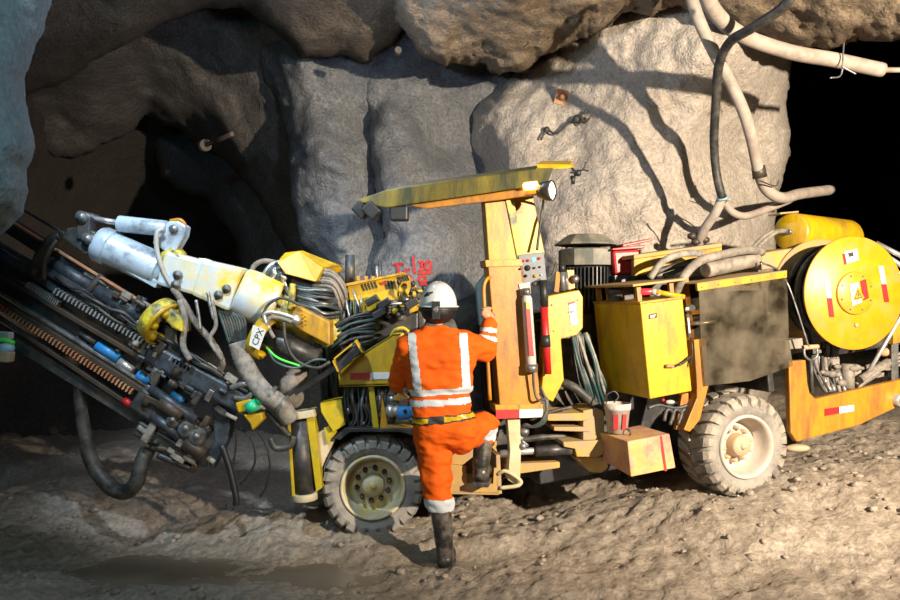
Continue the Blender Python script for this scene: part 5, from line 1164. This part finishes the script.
# boots
def boot(name, top, ank, d, sole):
    toe = ank+d*.17+Vector((0, 0, -.02)); 
    o_ = solid(name, [(top, ank+Vector((0, 0, .02)), .066, .055), (ank+Vector((0, 0, .02)), ank+d*.02+Vector((0, 0, -.03)), .055, .055), (ank+d*.0+Vector((0, 0, -.035)), toe+Vector((0, 0, -.018)), .056, .048), (ank+d*.10+Vector((.012, 0, -.035)), toe+Vector((.006, 0, -.02)), .05, .044)], .007, 3, 'boot', man)
    mb = MB('rubber'); z0 = sole-.018
    pts_ = [(-.052, -.045), (.052, -.045), (.056, .03), (.058, .12), (.045, .21), (0, .235), (-.045, .21), (-.056, .12), (-.05, .03)]
    sd = Vector((d.y, -d.x, 0)); q_ = [Vector((ank.x, ank.y, 0))+sd*x+d*y for x, y in pts_]
    mb.hull8([Vector((p.x, p.y, z0)) for p in q_], [Vector((p.x, p.y, sole+.012)) for p in q_]); part(mb, 'boot_sole', man, bevel=.004)
    me_ = o_.data; wl = wloc(o_)
    for v in me_.vertices:
        if v.co.z+wl.z < sole: v.co.z = sole-wl.z
    return o_
zf = zfoot
b1 = boot('boot', W_(441, 512), Vector((la.x, la.y, P(0, 554, YP).z)), Vector((.12, .99, 0)), P(0, 568, YP).z)
b2 = boot('boot', rk.lerp(ra_, .42), ra_+Vector((0, 0, -.03)), Vector((.15, .98, 0)), P(0, 483, 5.04).z)
# collar, hair, helmet
solid('collar', [(W_(430, 328, .0), W_(450, 328, .0), .045, .045), (W_(431, 325, .05), W_(449, 325, .05), .045, .045)], .008, 4, 'collar', man)
solid('hair', [(head+Vector((0, -.025, -.045)), (.108, .108, .092), None)], .008, 2, 'hair', man)
hc2 = head+Vector((0, .01, .015)); mb = MB('helmet_white')
n1 = 40; rings = []
for i in range(13):
    t = i/12*PI/2; rings.append([mb.bm.verts.new((hc2.x+math.sin(t)*.119*math.cos(2*PI*j/n1), hc2.y+math.sin(t)*.142*math.sin(2*PI*j/n1), hc2.z-.03+math.cos(t)*.150*(1+.02*math.cos(4*PI*j/n1)))) for j in range(n1)])
for k, (e, z) in enumerate(((.012, -.004), (.016, -.010), (.006, -.012), (-.012, -.004))):
    rings.append([mb.bm.verts.new((hc2.x+(.119+e)*math.cos(2*PI*j/n1), hc2.y+(.142+e*(1+2*max(0, math.sin(2*PI*j/n1))))*math.sin(2*PI*j/n1), hc2.z-.03+z)) for j in range(n1)])
for i in range(len(rings)-1):
    for j in range(n1): mb.face([rings[i][j], rings[i][(j+1) % n1], rings[i+1][(j+1) % n1], rings[i+1][j]], True)
hel = mb.build('helmet', man)
mb = MB('black'); 
zz = hc2.z-.055
mb.tube([Vector((hc2.x+.112*math.cos(a), hc2.y+.128*math.sin(a), zz)) for a in [PI+.2+(PI-.4)*k/14 for k in range(15)]], .016, 8, 1); part(mb, 'headband', man)
mb = MB('black'); mb.beam(hc2+Vector((-.01, -.125, -.058)), hc2+Vector((-.01, -.155, -.060)), .05, .11, up=Vector((0, 0, 1))); mb.m('steel').lathe(hc2+Vector((-.012, -.154, -.058)), (0, -1, 0), [(0, .018), (.004, .016), (.004, 0)], 16); part(mb, 'lamp_battery', man, bevel=.004)
mb = MB('ink')
sp_ = hc2+Vector((-.055, -.1, .045))
def hs(x, z): # point on the helmet shell
    zz_ = (z+.03)/.150; r = math.sqrt(max(.01, 1-zz_**2)); yy = -.142*math.sqrt(max(0, r*r-(x/.119)**2)); return hc2+Vector((x, yy-.003, z))
mb.tube([hs(-.082, .028), hs(-.06, .04), hs(-.03, .052)], .006, 6); mb.tube([hs(-.062, .05), hs(-.056, .03)], .006, 6); mb.tube([hs(-.07, .036), hs(-.045, .046)], .010, 6); part(mb, 'helmet_mark', man)
# ---------------------------------------------------------------- light and camera
def spot(name, loc, tgt, e, col, size, blend=.4, rad=.08):
    L = bpy.data.lights.new(name, 'SPOT'); L.energy = e; L.color = col; L.spot_size = math.radians(size); L.spot_blend = blend; L.shadow_soft_size = rad
    o = bpy.data.objects.new(name, L); C.objects.link(o); o.location = loc
    o.rotation_euler = (Vector(tgt)-Vector(loc)).to_track_quat('-Z', 'Y').to_euler(); return o
def point(name, loc, e, col, rad=.15):
    L = bpy.data.lights.new(name, 'POINT'); L.energy = e; L.color = col; L.shadow_soft_size = rad
    o = bpy.data.objects.new(name, L); C.objects.link(o); o.location = loc; return o
spot('key_floodlight', (4.0, .3, 2.9), (2.2, 6.6, 1.8), 5300, (1, .85, .66), 78, .8, .06)
spot('cool_lamp', (-1.6, 3.0, 4.6), (-1.5, 5.6, 2.3), 900, (.72, .86, 1), 52, .6, .1)
point('cool_outcrop_lamp', (-1.3, 1.7, 2.9), 95, (.25, .78, 1), .1)
point('cool_wall_lamp', (-.6, 5.6, 3.6), 90, (.62, .76, 1), .1)
point('fill_lamp', (-1.6, -.8, 2.7), 170, (1, .8, .6), .3)
w = bpy.data.worlds.new('world'); bpy.context.scene.world = w; w.use_nodes = True
w.node_tree.nodes['Background'].inputs[0].default_value = (.6, .75, 1, 1); w.node_tree.nodes['Background'].inputs[1].default_value = .02
cam = bpy.data.cameras.new('camera'); co = bpy.data.objects.new('camera', cam); C.objects.link(co)
cam.sensor_width = 36; cam.lens = 36*FL/900; co.location = (0, 0, HC); co.rotation_euler = (PI/2, 0, 0); cam.clip_end = 100
sc = bpy.context.scene; sc.camera = co
sc.view_settings.view_transform = 'Standard'; sc.view_settings.look = 'None'; sc.view_settings.gamma = 1; sc.view_settings.exposure = 0; sc.view_settings.use_curve_mapping = False
